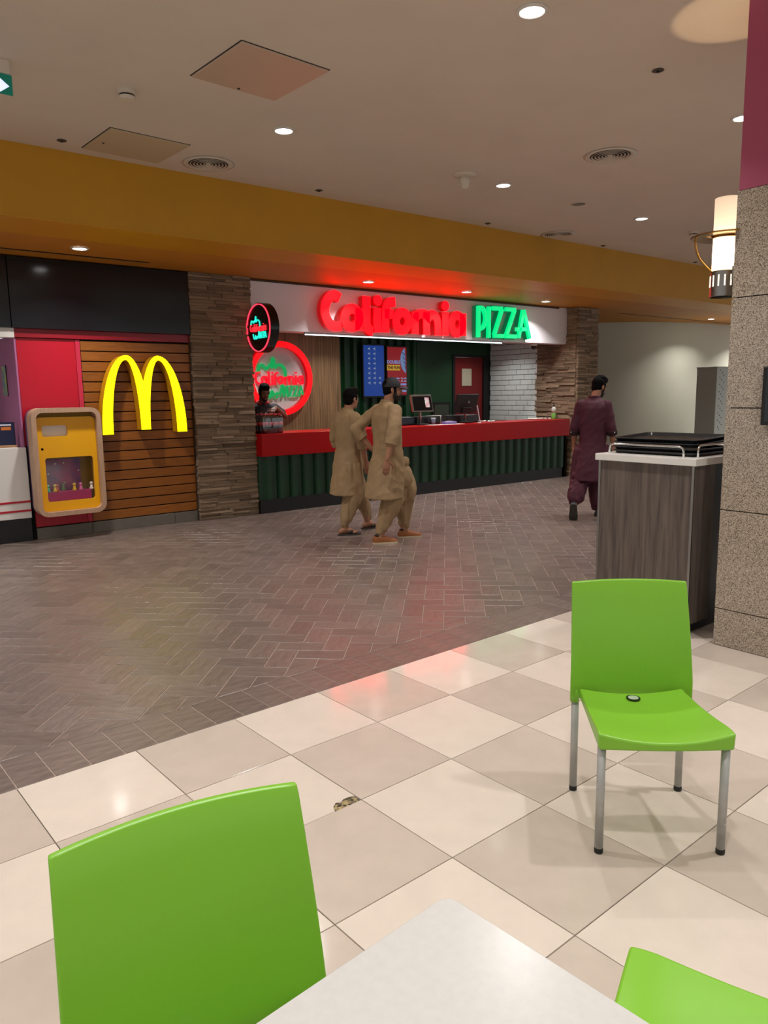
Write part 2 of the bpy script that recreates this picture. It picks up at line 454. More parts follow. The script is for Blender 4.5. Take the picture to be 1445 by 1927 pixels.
# ------------------------------------------------------------------ granite pillar
M_gran = speckle('granite', ['#b3a492', '#c5b8a7', '#a08f7e', '#5f5448'], 300, .16)
M_purple = mat('plum_paint', '#ab4a68', .5)
PX0, PX1, PY0, PY1 = -.57, .12, -7.62, -6.742
pil = struct(MB().box((PX0 + .02, PY0 + .02, 0), (PX1 - .02, PY1 - .02, CEIL)).build('trim_6', M_dark), 'granite clad pillar with plum painted top')
zs = [0, .236, .85, 1.461, 2.094, 2.688]
for i in range(5):
    a, b = zs[i] + .003, zs[i + 1] - .003
    for lo, hi in (((PX0, PY0, a), (PX0 + .02, PY1, b)), ((PX1 - .02, PY0, a), (PX1, PY1, b)), ((PX0 + .0205, PY1 - .02, a), (PX1 - .0205, PY1, b)), ((PX0 + .0205, PY0, a), (PX1 - .0205, PY0 + .02, b))):
        MB().bbox(lo, hi, .0015).build('granite_slab', M_gran, pil)
MB().bbox((PX0 + .006, PY0 + .006, zs[5]), (PX1 - .006, PY1 - .004, CEIL), .002).build('painted_top', M_purple, pil)

# ------------------------------------------------------------------ grey end wall
M_gwall = mat('grey_wall_paint', '#c2c2b0', .45, var=.05, vscale=1.2)
wp = [(6.9, 2.9), (8.6, 2.4), (9.5, 1.63), (9.86, 1.22), (10.23, .93), (10.9, .6), (11.7, .37), (12.96, .26), (15, .24)]
mbw = MB(); cp = [Vector((x, y)) for x, y in wp]
rings = []
for p in cp: rings.append([(p.x, p.y, 0), (p.x, p.y, SOFFIT + .02), (p.x + .05, p.y + .12, SOFFIT + .02), (p.x + .05, p.y + .12, 0)])
mbw.loft(rings)
struct(mbw.build('wall_end', M_gwall, smooth=25), 'plain grey curved wall beyond the counter')

# ------------------------------------------------------------------ burger shop front (u < -0.88)
M_slat = mat('stained_slat', '#9a5a1c', .38, var=.35, vscale=5, stretch=(1, 8, 14), rnd=.12)
wl = struct(MB().box((-2.9, .06, 0), (-.89, .3, SOFFIT)).build('wall_back', M_dark), 'burger shop wall clad in slats and red panels')
sp = (2.226 - .135) / 18
for i in range(18):
    z = .135 + i * sp
    MB().bbox((-2.205, .0, z + .006), (-.892, .03, z + sp - .006), .003).build('slat', M_slat, wl)
MB().bbox((-2.88, .012, 1.06), (-2.262, .05, 2.235), .002).build('red_panel', M_red, wl)
MB().bbox((-2.26, .004, .14), (-2.21, .05, 2.235), .002).build('red_edge_strip', mat('red_edge', '#c22c46', .25), wl)
MB().bbox((-2.83, .012, .14), (-2.262, .05, 1.055), .002).build('red_panel', M_red, wl)
MB().bbox((-2.9, -.02, 2.24), (-.89, .05, 2.335), .003).build('red_rail', mat('dark_red_rail', '#8d0d20', .3), wl)
M_skirt = mat('grey_skirting', '#6f6a60', .4, var=.12)
sk = struct(MB().bbox((-2.83, -.008, 0), (-2.222, .05, .13), .003).build('baseboard_back', M_skirt), 'grey skirting under the slats')
MB().bbox((-2.218, -.008, 0), (-1.2, .05, .13), .003).build('skirting_board', M_skirt, sk)
MB().bbox((-1.196, -.008, 0), (-.892, .05, .13), .003).build('skirting_board', M_skirt, sk)
fs = struct(MB().box((-7, .0, 2.36), (-.9, .2, SOFFIT)).build('trim_7', M_dark), 'black fascia above the burger shop')
for a, b in ((-6.9, -4.94), (-4.932, -2.932), (-2.924, -.895)):
    MB().bbox((a, -.075, 2.335), (b, .0, SOFFIT - .012), .003).build('fascia_panel', M_black, fs)
MB().box((-3.3, -.42, SOFFIT - .004), (-1.5, -.385, SOFFIT)).build('slot_diffuser', M_blackmat)
bpy.data.objects['slot_diffuser'].location = (0, 0, 0)
tag(bpy.data.objects['slot_diffuser'], 'thin black slot diffuser in the soffit above the black fascia', 'vent', 'slot diffusers')
# opening to the left of the red wall
M_lilac = mat('lilac_reveal', '#b06a94', .4)
wr = struct(MB().bbox((-2.905, .0, 1.03), (-2.885, 2.4, 2.26), .002).build('wall_left_reveal', M_lilac), 'pinkish side wall inside the burger shop opening'); wr.name = 'wall_left'
struct(MB().box((-7, 2.4, 0), (-2.7, 2.5, SOFFIT)).build('wall_far', mat('cool_white_wall', '#c9c6d6', .5)), 'pale back wall inside the burger shop')
struct(MB().bbox((-7, -.03, 2.235), (-2.9, .1, 2.335), .003).build('trim_8', M_white), 'white header over the burger counter')
ct = thing('service_counter', 'white burger counter with two red stripes and black base', 'counter', (-3.5, 0, 0))
MB().bbox((-6.5, -.05, .265), (-2.885, .0, 1.05), .004).build('front_panel', M_white, ct)
MB().bbox((-6.5, .0, 1.0), (-2.91, .55, 1.05), .004).build('worktop', M_white, ct)
MB().bbox((-6.5, -.02, .0), (-2.885, .0, .262), .003).build('base', mat('dark_granite', '#17181a', .25), ct)
for z in (.44, .34): MB().bbox((-6.5, -.055, z), (-2.884, -.049, z + .022), .001).build('stripe', M_red, ct)
# small printed stand on the counter and poster inside
st = thing('card_stand', 'navy printed card on a wooden stand on the white burger counter', 'sign', (-3.03, .1, 1.05))
MB().bbox((-3.14, .06, 1.05), (-2.945, .14, 1.075), .003).build('base', mat('light_wood', '#a9805a', .5), st)
MB().bbox((-3.13, .095, 1.075), (-2.95, .101, 1.33), .001).build('card', mat('navy_print', '#161c40', .4), st)
MB().box((-3.11, .0935, 1.29), (-2.985, .095, 1.305)).build('white_band', mat('white_print', '#dfe2ee', .5), st)
MB().box((-3.09, .0935, 1.24), (-2.99, .095, 1.275)).build('orange_band', mat('orange_print', '#d0752c', .5), st)
ps = thing('menu_poster', 'small blue and green menu poster just inside the burger shop opening', 'poster', (-2.91, 1.2, 1.6))
MB().bbox((-2.912, .45, 1.62), (-2.905, .66, 1.95), .001).build('sheet', mat('poster_print', '#3f86a8', .4, col2='#c9c970', vscale=9), ps)
MB().bbox((-2.914, .44, 1.61), (-2.9055, .45, 1.96), .001).build('frame', M_blackmat, ps)

# golden M sign
def arch_half():
    o = []; n = 16
    for i in range(n + 1):                                 # outer outside: (.515,0) -> peak
        t = PI / 2 * i / n; o.append((.19 + .325 * math.cos(t), .91 * math.sin(t)))
    zv = .60
    for i in range(1, n + 1):                              # outer inside: peak -> valley at x = 0
        a = .255; t0 = PI / 2; t1 = PI - math.asin(zv / .91); t = t0 + (t1 - t0) * i / n
        x = .19 + a * math.cos(t); o.append((x, .91 * math.sin(t)))
    x_last = o[-1][0]; o = [(x if i <= n else .19 - (.19 - x) * .19 / (.19 - x_last), z) for i, (x, z) in enumerate(o)]
    inn = []
    for i in range(n + 1): t = PI / 2 * i / n; inn.append((.197 + .195 * math.cos(t), .855 * math.sin(t)))
    for i in range(1, n + 1): t = PI / 2 + PI / 2 * i / n; inn.append((.197 + .140 * math.cos(t), .04 + .815 * math.sin(t)))
    return o, inn
o_, inn = arch_half()
left = [(-x, z) for x, z in o_]                             # starts at left foot outer -> valley
poly = left[:-1] + o_[::-1] + inn[:-1] + [(inn[-1][0], .042)] + [(-inn[-1][0], .042)] + [(-x, z) for x, z in inn[:-1]][::-1]
ar = thing('arches_sign', 'glowing yellow letter M of two arches on the slatted wall', 'sign', (-1.56, 0, 1.155))
fr = lambda x, y, h: Vector((-1.56 + x, -.02 - h, 1.155 + y))
plate([poly], 0, .14, fr).build('side_return', mat('amber_return', '#c98f06', .4), ar)
plate([poly], .1402, .147, fr).build('lit_face', glow('m_face', (1.0, .9, 0.0, 1), 1.9, '#e8d800'), ar)

# toy display box
M_wood = mat('light_plywood', '#c49f82', .45, var=.2, vscale=6, stretch=(12, 1, 1))
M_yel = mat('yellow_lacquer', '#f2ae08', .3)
tb = thing('toy_display_case', 'yellow toy display case in a rounded wooden frame on the burger wall', 'display case', (-2.5, -.15, .28))
X0, X1, Z0, Z1 = -2.87, -2.13, .285, 1.475
ft = lambda x, y, h: Vector((x, -h, y))
outer = rrect(X0, Z0, X1, Z1, .11); inner = rrect(X0 + .05, Z0 + .05, X1 - .05, Z1 - .05, .065)
plate([outer, inner], .155, .30, ft).build('wooden_frame', M_wood, tb)
plate([outer, inner], .1, .15, ft).build('wooden_frame', M_wood, tb)
plate([rrect(X0 + .008, Z0 + .008, X1 - .008, Z1 - .008, .1), inner], .0, .155, ft).build('joint_strip', mat('violet_strip', '#5d4a70', .5), tb)
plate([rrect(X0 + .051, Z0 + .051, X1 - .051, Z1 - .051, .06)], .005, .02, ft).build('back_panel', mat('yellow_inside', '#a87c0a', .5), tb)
win1 = rrect(X0 + .115, 1.165, X0 + .385, 1.285, .025); win2 = rrect(X0 + .125, .44, X1 - .1, .93, .03)
plate([rrect(X0 + .052, Z0 + .052, X1 - .052, Z1 - .1, .05), win1, win2], .2, .235, ft).build('door', M_yel, tb)
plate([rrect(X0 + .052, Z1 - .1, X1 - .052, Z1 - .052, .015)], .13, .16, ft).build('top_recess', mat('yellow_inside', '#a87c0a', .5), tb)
plate([rrect(X0 + .108, 1.158, X0 + .392, 1.292, .02)], .175, .198, ft).build('white_plaque', M_white, tb)
MB().lathe([(.014, 0), (.014, .014), (.008, .02)], (X0 + .105, -.235, 1.03), 12, 'y').build('lock', M_blackmat, tb)
bd = MB().bbox((X0 + .1, -.06, .44), (X1 - .2, -.05, .9), .001).build('printed_backdrop', mat('purple_print', '#a8246a', .45, col2='#35307a', vscale=4), tb)
MB().bbox((X0 + .1, -.19, .44), (X1 - .13, -.06, .545), .004).build('stepped_base', mat('plum_step', '#a0205c', .4), tb)
for cx, z in ((.27, .85), (.36, .855), (.19, .74), (.52, .76), (.36, .63)):
    MB().ell((X0 + cx, -.064, z), (.01, .006, .01), n=8, m=6).build('white_spot', M_white, tb)
cl = [('#3fae8c', .15, .545), ('#d9b53a', .22, .55), ('#b8472d', .245, .56), ('#7da05a', .33, .6), ('#e8b820', .43, .555), ('#e06aa0', .5, .56), ('#efe0d0', .62, .55)]
for i, (c, x, z) in enumerate(cl):                          # plain generic figures
    y = -.215 + .02 * (i % 3) if i not in (3,) else -.1
    y = max(y, -.17)
    ty = thing('toy_figure', 'tiny %s toy figure inside the yellow display case, number %s from the left' % (['teal', 'gold', 'rust red', 'green', 'yellow', 'pink', 'cream'][i], ['first', 'second', 'third', 'fourth', 'fifth', 'sixth', 'last'][i]), 'toy', (X0 + x, y, .545), 0, 'toys in the display case')
    ty['label'] = 'tiny %s toy figure inside the yellow display case' % ['teal', 'gold', 'rust red', 'green', 'yellow', 'pink', 'cream'][i]
    m = mat('toy_' + str(i), c, .35)
    MB().lathe([(.022, 0), (.026, .012), (.014, .035), (.016, .05)], (0, 0, 0), 12).build('body', m, ty, True, True)
    MB().ell((0, 0, .066), (.02, .02, .02), n=10, m=8).build('head', mat('toy_head_' + str(i), lin(c), .4, var=.5, vscale=40), ty, True, True)
plate([rrect(X0 + .12, .435, X1 - .095, .935, .03)], .19, .1985, ft).build('window_pane', M_glass, tb)

# ------------------------------------------------------------------ pizza shop shell
UR, VB = 6.55, 1.93
M_lam = mat('wood_laminate', '#b08a60', .5, var=.6, vscale=3, stretch=(11, 1, .3))
struct(MB().box((-.3, VB, 0), (2.78, VB + .1, 2.9)).build('wall_laminate', M_lam), 'striped wood laminate back wall of the pizza shop').name = 'wall_back'
wg = MB(); us = []; u = 2.78; k = 0
prof = []
while u < 4.55:
    prof += [(u, VB + .06), (u + .07, VB + .06), (u + .10, VB), (u + .17, VB)]; u += .2
prof.append((u, VB + .03))
for x, y in (prof[0], prof[-1]): pass
wg.loft([[(x, y, 0), (x, y, 2.9), (x, VB + .12, 2.9), (x, VB + .12, 0)] for x, y in prof])
struct(wg.build('wall_back', M_green), 'dark green ribbed container wall behind the screens')
struct(MB().box((u, VB + .02, 0), (5.5, VB + .12, 2.9)).box((5.5, VB + .02, 2.33), (6.9, VB + .12, 2.9)).build('wall_back', M_green), 'flat dark green wall beside the red door')
dr = struct(MB().bbox((5.57, VB + .03, 0), (6.36, VB + .07, 2.28), .003).build('door_1', mat('dark_red_door', '#74060a', .4)), 'dark red back door of the pizza shop')
MB().box((5.5, VB + .0, 0), (5.565, VB + .1, 2.33)).box((6.37, VB + .0, 0), (6.56, VB + .1, 2.33)).box((5.565, VB, 2.285), (6.37, VB + .1, 2.33)).build('door_frame', M_blackmat, dr)
pd = at_v(879, 710, VB); MB().bbox((pd.x - .13, VB + .015, pd.z - .17), (pd.x + .14, VB + .029, pd.z + .17), .002).build('notice_panel', mat('beige_notice', '#b8b29a', .5), dr)
wt = struct(MB().box((UR + .012, .7, 0), (UR + .2, 2.2, 2.9)).build('wall_right', mat('tile_grout', '#6f7678', .8)), 'white brick tiled side wall of the pizza shop')
M_sub = mat('subway_tile', '#dfe7e4', .14, rnd=.035)
b1 = MB().bbox((-.01, -.1455, -.0455), (.012, .1455, .0455), .003).build('brick_tile', M_sub, wt, local=True); b1.location = (UR + .006, 0.86, .97)
for r in range(17):
    z = .97 + r * .1
    off = [0, .1, .2][r % 3] if True else 0
    v = .71 - off
    while v < 1.925:
        a, b = max(v, .71), min(v + .3, 1.925)
        if b - a > .03 and not (r == 0 and abs(a - .71) < 1e-6 and off == 0):
            o = b1.copy(); COL.objects.link(o); o.location = (UR + .006, (a + b) / 2, z); o.scale = (1, (b - a) / .3, 1)
        v += .3
struct(MB().bbox((UR - .012, .685, .9), (UR + .02, .708, 2.64), .002).build('trim_9', M_white), 'white corner strip beside the brick tiles')
struct(MB().box((-.3, .25, 2.72), (6.9, 2.1, 2.85)).build('ceiling_shop', mat('shop_ceiling', '#2a2c2a', .8)), 'dark ceiling of the pizza shop').name = 'ceiling'
struct(MB().box((-.4, .42, 0), (-.3, 2.1, 2.9)).build('wall_left', M_lam), 'side wall of the pizza shop behind the column')
struct(MB().box((-.3, -.1, -.012), (6.57, 2.1, .0)).build('floor', mat('kitchen_floor', '#4a4038', .5)), 'dark floor behind the pizza counter')

a, b = at_v(813, 757, VB), at_v(846, 792, VB)
t = thing('serving_hatch', 'small dark framed hatch with grey green pane in the flat green wall', 'hatch', ((a.x + b.x) / 2, VB, b.z))
MB().bbox((a.x, VB - .02, b.z), (b.x, VB + .03, a.z), .004).build('frame', M_blackmat, t)
MB().bbox((a.x + .05, VB - .024, b.z + .05), (b.x - .05, VB - .018, a.z - .05), .002).build('pane', mat('grey_green_pane', '#3c463c', .15), t)

# counter
tc = thing('pizza_counter', 'long counter with red top band and green corrugated front', 'counter', (3.2, -.1, 0))
MB().bbox((-.035, -.215, .775), (6.42, .42, 1.075), .006).build('red_worktop', M_counter, tc)
cg = MB(); prof = []; u = -.035
while u < 6.34:
    prof += [(u, -.10), (u + .07, -.10), (u + .1, -.15), (u + .17, -.15)]; u += .2
prof = [(min(x, 6.36), y) for x, y in prof]
cg.loft([[(x, y, .19), (x, y, .775), (x, -.06, .775), (x, -.06, .19)] for x, y in prof])
cg.build('corrugated_front', mat('corrugated_green', '#083719', .38, var=.2, vscale=4), tc)
MB().bbox((-.035, -.125, 0), (6.34, -.06, .19), .003).build('plinth', M_blackmat, tc)
MB().box((6.3, -.06, 0), (6.34, .4, .775)).build('end_panel', M_blackmat, tc)

# fascia board
fb = struct(MB().bbox((-.04, .0, 2.44), (6.56, .24, SOFFIT - .004), .003).build('trim_10', mat('fascia_white', '#ece6ea', .42)), 'white fascia board carrying the lit sign')
struct(MB().bbox((-.04, -.012, SOFFIT - .03), (6.3, .0, SOFFIT - .006), .002).build('trim_11', mat('bronze_strip', '#4a3320', .4)), 'thin dark strip along the top of the fascia')
for a, b, nm in (((574, 630), (776, 639), 'first'), ((778, 641), (944, 648), 'second')):
    p, q = at_v(*a, .03), at_v(*b, .03)
    t = thing('led_tube', 'slim white light tube under the white fascia, %s' % ('over the laminate and ribbed wall' if nm == 'first' else 'over the red door side'), 'light', ((p.x + q.x) / 2, .03, 2.43), 0, 'light tubes under the fascia')
    z = 2.41
    MB().tube([(p.x, .03, z), (q.x, .03, z)], .008, 10).build('tube', glow('led_white', (.8, .9, 1, 1), 3.), t, True)
    MB().bbox((p.x - .01, .02, z + .008), (q.x + .01, .05, 2.44), .002).build('housing', M_steel, t)

# ------------------------------------------------------------------ sign lettering: strokes measured in two sheets
def A(pts): return [(590 + x / 6.568, 530 + y / 6.568) for x, y in pts]
def B(pts): return [(770 + x / 6.02, 540 + y / 6.02) for x, y in pts]
def wpx(pts, v=-.15): return [((q := at_v(x, y, v)).x, q.z) for x, y in pts]
def ringpx(c, rx, ry, conv, n=28): return conv([(c[0] + rx * math.cos(2 * PI * i / n), c[1] - ry * math.sin(2 * PI * i / n)) for i in range(n)])
CALI = [('c', [(A([(325, 205), (270, 168), (210, 183), (160, 255), (143, 340), (155, 430), (200, 512), (262, 550), (345, 545)]), 0)]),
        ('a', [(ringpx((478, 448), 92, 115, A), 1), (A([(563, 330), (563, 605)]), 0)]),
        ('l', [(A([(655, 180), (655, 400), (658, 520), (685, 590), (735, 612)]), 0)]),
        ('i', [(A([(790, 325), (788, 480), (800, 625)]), 0), (A([(795, 232)]), 2)]),
        ('f', [(A([(1010, 250), (950, 255), (908, 300), (892, 390), (890, 625)]), 0), (A([(880, 395), (985, 400)]), 0)]),
        ('o', [(ringpx((1098, 490), 76, 110, A), 1)]),
        ('r', [(A([(1258, 375), (1255, 645)]), 0), (A([(1256, 470), (1290, 408), (1345, 396), (1400, 405)]), 0)]),
        ('n', [(B([(195, 285), (198, 540)]), 0), (B([(197, 385), (240, 318), (290, 325), (322, 390), (330, 547)]), 0)]),
        ('i', [(B([(412, 285), (408, 550)]), 0), (B([(412, 215)]), 2)]),
        ('a', [(ringpx((545, 422), 63, 100, B), 1), (B([(610, 300), (610, 552)]), 0)])]
PIZ = [('p', [(B([(797, 212), (793, 568)]), 0), (B([(800, 232), (845, 245), (872, 320), (870, 395), (845, 455), (805, 478)]), 0)]),
       ('i', [(B([(912, 222), (910, 575)]), 0)]),
       ('z', [(B([(950, 240), (1065, 245)]), 0), (B([(1062, 250), (972, 545)]), 0), (B([(965, 552), (1078, 556)]), 0)]),
       ('z', [(B([(1100, 250), (1212, 258)]), 0), (B([(1205, 262), (1108, 550)]), 0), (B([(1098, 557), (1222, 562)]), 0)]),
       ('a', [(B([(1248, 575), (1300, 262)]), 0), (B([(1306, 262), (1372, 585)]), 0), (B([(1220, 480), (1345, 478)]), 0)])]
CALI = [(n, [(wpx(p), k) for p, k in st]) for n, st in CALI]
PIZ = [(n, [(wpx(p), k) for p, k in st]) for n, st in PIZ]
def strokes(mb, st, wd, h0, h1, fr, dot=1.1):
    for pts, k in st:
        if k == 2: lp = [circ(pts[0][0], pts[0][1], wd * .5 * dot, 24)]
        elif k == 1: lp = ribbon(pts, wd, True)
        else: lp = ribbon([tuple(p) for p in curve_pts(pts)] if len(pts) > 3 else pts, wd)
        t = plate(lp, h0, h1, fr); mb.add(t.v, t.f)
M_lred = glow('sign_red', (1, .0, .0015, 1), 8.0, '#400000'); M_lredb = glow('sign_red_body', (1, .0, .005, 1), .35, '#8a0008'); M_lgreen = glow('sign_green', (0, .72, .22, 1), 1.15, '#00803a'); M_lgdark = glow('sign_green_back', (0, .2, .07, 1), .5, '#00391a')
sg = thing('lit_sign', 'long glowing sign of red and green letters on the white fascia', 'sign', (2.5, 0, 2.44))
for n, st in CALI:
    m = MB(); strokes(m, st, .136, .05, .142, FV(0)); oo = m.build('red_letter', M_lredb, sg)
    m = MB(); strokes(m, st, .136, .142, .15, FV(0)); m.build('lit_face', M_lred, oo)
for n, st in PIZ:
    o = MB(); strokes(o, st, .098, .03, .10, FV(0)); oo = o.build('green_letter', M_lgdark, sg)
    m = MB(); strokes(m, st, .062, .10, .15, FV(0)); m.build('lit_face', M_lgreen, oo)
    m = MB(); strokes(m, st, .02, .0, .03, FV(0)); m.build('standoff', M_white, oo)
# normalised lettering for the round logos
us_ = [p[0] for n, st in CALI for pp, k in st for p in pp]; zs_ = [p[1] for n, st in CALI for pp, k in st for p in pp]
cx0, cx1, cz0, cz1 = min(us_), max(us_), min(zs_), max(zs_)
up_ = [p[0] for n, st in PIZ for pp, k in st for p in pp]; zp_ = [p[1] for n, st in PIZ for pp, k in st for p in pp]
px0, px1, pz0, pz1 = min(up_), max(up_), min(zp_), max(zp_)
nrm = lambda S_, a0, a1, b0, b1: [(n, [([((x - a0) / (a1 - a0), (z - b0) / (b1 - b0)) for x, z in pp], k) for pp, k in st]) for n, st in S_]
CN = nrm(CALI, cx0, cx1, cz0, cz1); PN = nrm(PIZ, px0, px1, pz0, pz1)
place = lambda S_, x0, z0, w_, h_: [(n, [([(x0 + x * w_, z0 + z * h_) for x, z in pp], k) for pp, k in st]) for n, st in S_]
HILL = [[(-.33, .13), (-.30, .26), (-.22, .27), (-.14, .20), (-.04, .28), (.02, .22)], [(.0, .28), (.01, .36), (.03, .41), (.05, .36), (.04, .27)], [(.06, .22), (.14, .28), (.25, .26), (.31, .17), (.32, .04)]]
WAVE = [[(-.26, -.16), (-.21, -.28), (-.12, -.31), (-.05, -.22), (.02, -.31), (.10, -.25), (.16, -.29), (.24, -.17), (.26, -.1)]]
def logo(parent, R, fr, m_red, m_green, h, wr_, wg_, tn):
    for n, st in place(CN, -.76 * R, -.17 * R, 1.48 * R, .36 * R):
        m = MB(); strokes(m, st, wr_, h[0], h[1], fr); m.build('red_letter', m_red, parent)
    for n, st in place(PN, .1 * R, -.5 * R, .64 * R, .3 * R):
        m = MB(); strokes(m, st, wg_, h[0], h[1], fr); m.build('green_letter', m_green, parent)
    for path in [[((x + .33) / .65 * .85 - .68, z * 1.3) for x, z in p_] for p_ in HILL] + [[((x + .26) / .52 * .56 - .5, z * 1.6) for x, z in p_] for p_ in WAVE]:
        m = MB(); strokes(m, [([(x * R, z * R) for x, z in path], 0)], tn, h[0], h[1], fr); m.build('green_outline', m_green, parent)
# red ring sign on the laminate wall
RC = at_v(527, 712.5, VB - .06); RR = .60
rs = thing('round_wall_sign', 'round white logo sign with glowing red ring on the laminate wall', 'sign', RC)
f0 = lambda x, y, h: Vector((RC.x + x, VB - h, RC.z + y))
plate([circ(0, 0, RR), circ(0, 0, RR * .85)], .02, .104, f0).build('ring_body', M_lredb, rs)
plate([circ(0, 0, RR), circ(0, 0, RR * .85)], .104, .11, f0).build('red_ring', glow('ring_red', (1, .0, .002, 1), 2.8, '#400000'), rs)
plate([circ(0, 0, RR * .995)], .003, .03, f0).build('white_disc', mat('disc_white', '#e4e2e2', .5), rs)
M_lr2 = glow('logo_red', (1, .004, .02, 1), 1.0, '#600000'); M_lg2 = glow('logo_green', (0, .42, .1, 1), .75, '#00552a')
logo(rs, RR, f0, M_lr2, M_lg2, (.05, .08), .026, .015, .045)
# black projecting sign
BU = -.1; BC = at_u(486.5, 617, BU); BR = .31
bs = thing('round_hanging_sign', 'black round sign with thin red neon ring projecting beside the column', 'sign', BC)
f1 = lambda x, y, h: Vector((BU - h, BC.y - x, BC.z + y))
plate([circ(0, 0, BR)], -.12, .0, f1).build('drum', mat('black_gloss', '#0a0a0b', .25), bs)
plate([circ(0, 0, BR * .962), circ(0, 0, BR * .925)], .001, .012, f1).build('neon_ring', glow('neon_red', (1, .03, .06, 1), 2.6, '#aa2020'), bs)
logo(bs, BR * .86, f1, glow('neon_letter_red', (1, .02, .03, 1), 1.8, '#aa2020'), glow('neon_cyan', (.02, .85, .62, 1), 1.3, '#008060'), (.002, .012), .0095, .0075, .0125)
MB().tube([(BU + .06, BC.y + BR * .9, BC.z), (BU + .06, -.02, BC.z)], .02, 10).build('bracket', M_blackmat, bs)

# menu screens
def screen(px, lab, nm):
    (x0, y0), (x1, y1) = px
    a, b = at_v(x0, y0, VB - .07), at_v(x1, y1, VB - .07)
    t = thing('menu_screen', lab, 'screen', ((a.x + b.x) / 2, VB - .05, b.z), 0, 'menu screens')
    MB().bbox((a.x, VB - .065, b.z), (b.x, VB + .0, a.z), .004).build('bezel', M_blackmat, t)
    return t, a, b
t, a, b = screen(((682, 646), (725, 748)), 'lit blue menu screen with rows of small prices, nearer the laminate wall', 0)
MB().box((a.x + .02, VB - .068, b.z + .03), (b.x - .02, VB - .0655, a.z - .03)).build('display', glow('screen_blue', (.006, .045, .26, 1), .75, '#04102a'), t)
M_scr = glow('screen_white', (.5, .6, .85, 1), .35, '#404448'); M_scr2 = glow('screen_text_blue', (.25, .4, .8, 1), .5, '#303848')
wd_, ht_ = b.x - a.x, a.z - b.z
m = MB()
for r in range(8):
    z = a.z - .09 - r * ht_ * .09
    for c in range(3 if r > 5 else 2):
        x = a.x + .12 + c * .12; m.box((x, VB - .0700, z - .01), (x + .04, VB - .0682, z + .012)).box((x + .038, VB - .0700, z - .03), (x + .044, VB - .0682, z + .03))
m.build('price_rows', M_scr, t)['kind'] = 'stuff'
t, a, b = screen(((727.2, 649.5), (767, 746)), 'red promotion screen reading DOUBLE THE FUN beside the blue screen', 1)
MB().box((a.x + .02, VB - .068, b.z + .03), (b.x - .02, VB - .0655, a.z - .03)).build('display', glow('screen_red', (.25, .008, .012, 1), .75, '#2a0404'), t)
cxm = (a.x + b.x) / 2
fs_ = lambda dx, dz: (lambda x, y, h: Vector((cxm + dx + x, VB - .068 - h, a.z + dz + y)))
text_mb('DOUBLE', .082, fs_(-.085, -.3), .002, .004, bold=.0025).build('lettering', M_scr2, t)
MB().box((cxm - .24, VB - .069, a.z - .45), (cxm + .07, VB - .068, a.z - .35)).build('yellow_band', glow('screen_yellow', (.6, .36, .03, 1), .6, '#4a3808'), t)
text_mb('THE FUN', .072, fs_(-.085, -.4), .002, .004, bold=.0025).build('lettering', glow('screen_dark', (.1, .02, .01, 1), .4, '#330000'), t)
pz = plate([[p for p in circ(cxm + .27, a.z - .26, .19, 40, .25) if p[0] < b.x - .022 and p[1] < a.z - .035]], .068, .07, FV(VB)).build('pizza_picture', glow('screen_pale', (.2, .32, .6, 1), .5, '#30363f'), t)
for i in range(4):
    m = plate([ribbon([(cxm + .12 + i * .02, a.z - .12 - i * .08), (b.x - .03, a.z - .19 - i * .085)], .018)[0]], .0705, .072, FV(VB)).build('topping_stripe', glow('screen_navy', (.05, .08, .25, 1), .5, '#10131f'), t)
for dx in (-.06, .11):
    text_mb('2', .11, fs_(dx, -.62), 0, .002, bold=.002).build('lettering', M_scr, t)
    for dz in (.03, -.02):
        MB().box((cxm + dx + .045, VB - .0695, a.z - .635 + dz), (cxm + dx + .11, VB - .068, a.z - .612 + dz)).build('print_bar', M_scr2, t)
    for k_ in range(3):
        MB().box((cxm + dx - .03, VB - .0695, a.z - .72 - k_ * .06), (cxm + dx + .11, VB - .068, a.z - .685 - k_ * .06)).build('print_bar', M_scr2, t)

# ------------------------------------------------------------------ things on the pizza counter
CT = 1.076
def pos(px0, px1, ztop, zbot, lab, v, rz, back):
    a = at_v(px0, 760, v); b = at_v(px1, 760, v); w2 = (b.x - a.x) / 2; c = (a.x + b.x) / 2
    t = thing('till_monitor', lab, 'monitor', (c, v, CT), rz, 'tills on the counter')
    tilt = Matrix.Translation((0, 0, (ztop + zbot) / 2 - CT)) @ Matrix.Rotation(math.radians(-14 if not back else 14), 4, 'X')
    h = (ztop - zbot) / 2 + .01
    MB().bbox((-w2, -.02, -h), (w2, .025, h), .006).xf(tilt).build('casing', M_steel if not back else M_blackmat, t, local=True)
    if not back:
        MB().box((-w2 + .02, -.0225, -h + .02), (w2 - .02, -.02, h - .03)).xf(tilt).build('glass_panel', mat('screen_off', '#050506', .12), t, local=True)
        MB().box((w2 - .16, -.025, -.07), (w2 - .07, -.0226, .09)).xf(tilt).build('sticker', mat('sticker', '#c9d4d6', .5, col2='#b56a6a', vscale=20), t, local=True)
    else:
        MB().lathe([(.022, 0), (.022, .004)], (.03, -.0205, .03), 20, 'y').xf(Matrix.Translation((0, -.004, 0))).xf(tilt).build('round_badge', M_steel, t, local=True)
        MB().bbox((-.1, -.05, -.16), (.1, -.02, -.06), .004).xf(tilt).build('cable_cover', M_blackmat, t, local=True)
    MB().chain([((0, .03, .03), .018), ((0, .04, (ztop + zbot) / 2 - CT), .02)]).build('stand', M_steel, t, True, True)
    MB().bbox((-.1, -.06, 0), (.1, .08, .02), .006).build('foot', M_blackmat, t, local=True)
    return t
pos(774, 812, 1.55, 1.29, 'touch till with silver rim and a paper sticker on the red counter', .16, .0, False)
pos(858, 897, 1.55, 1.25, 'black till monitor seen from behind in front of the red door', .16, .0, True)
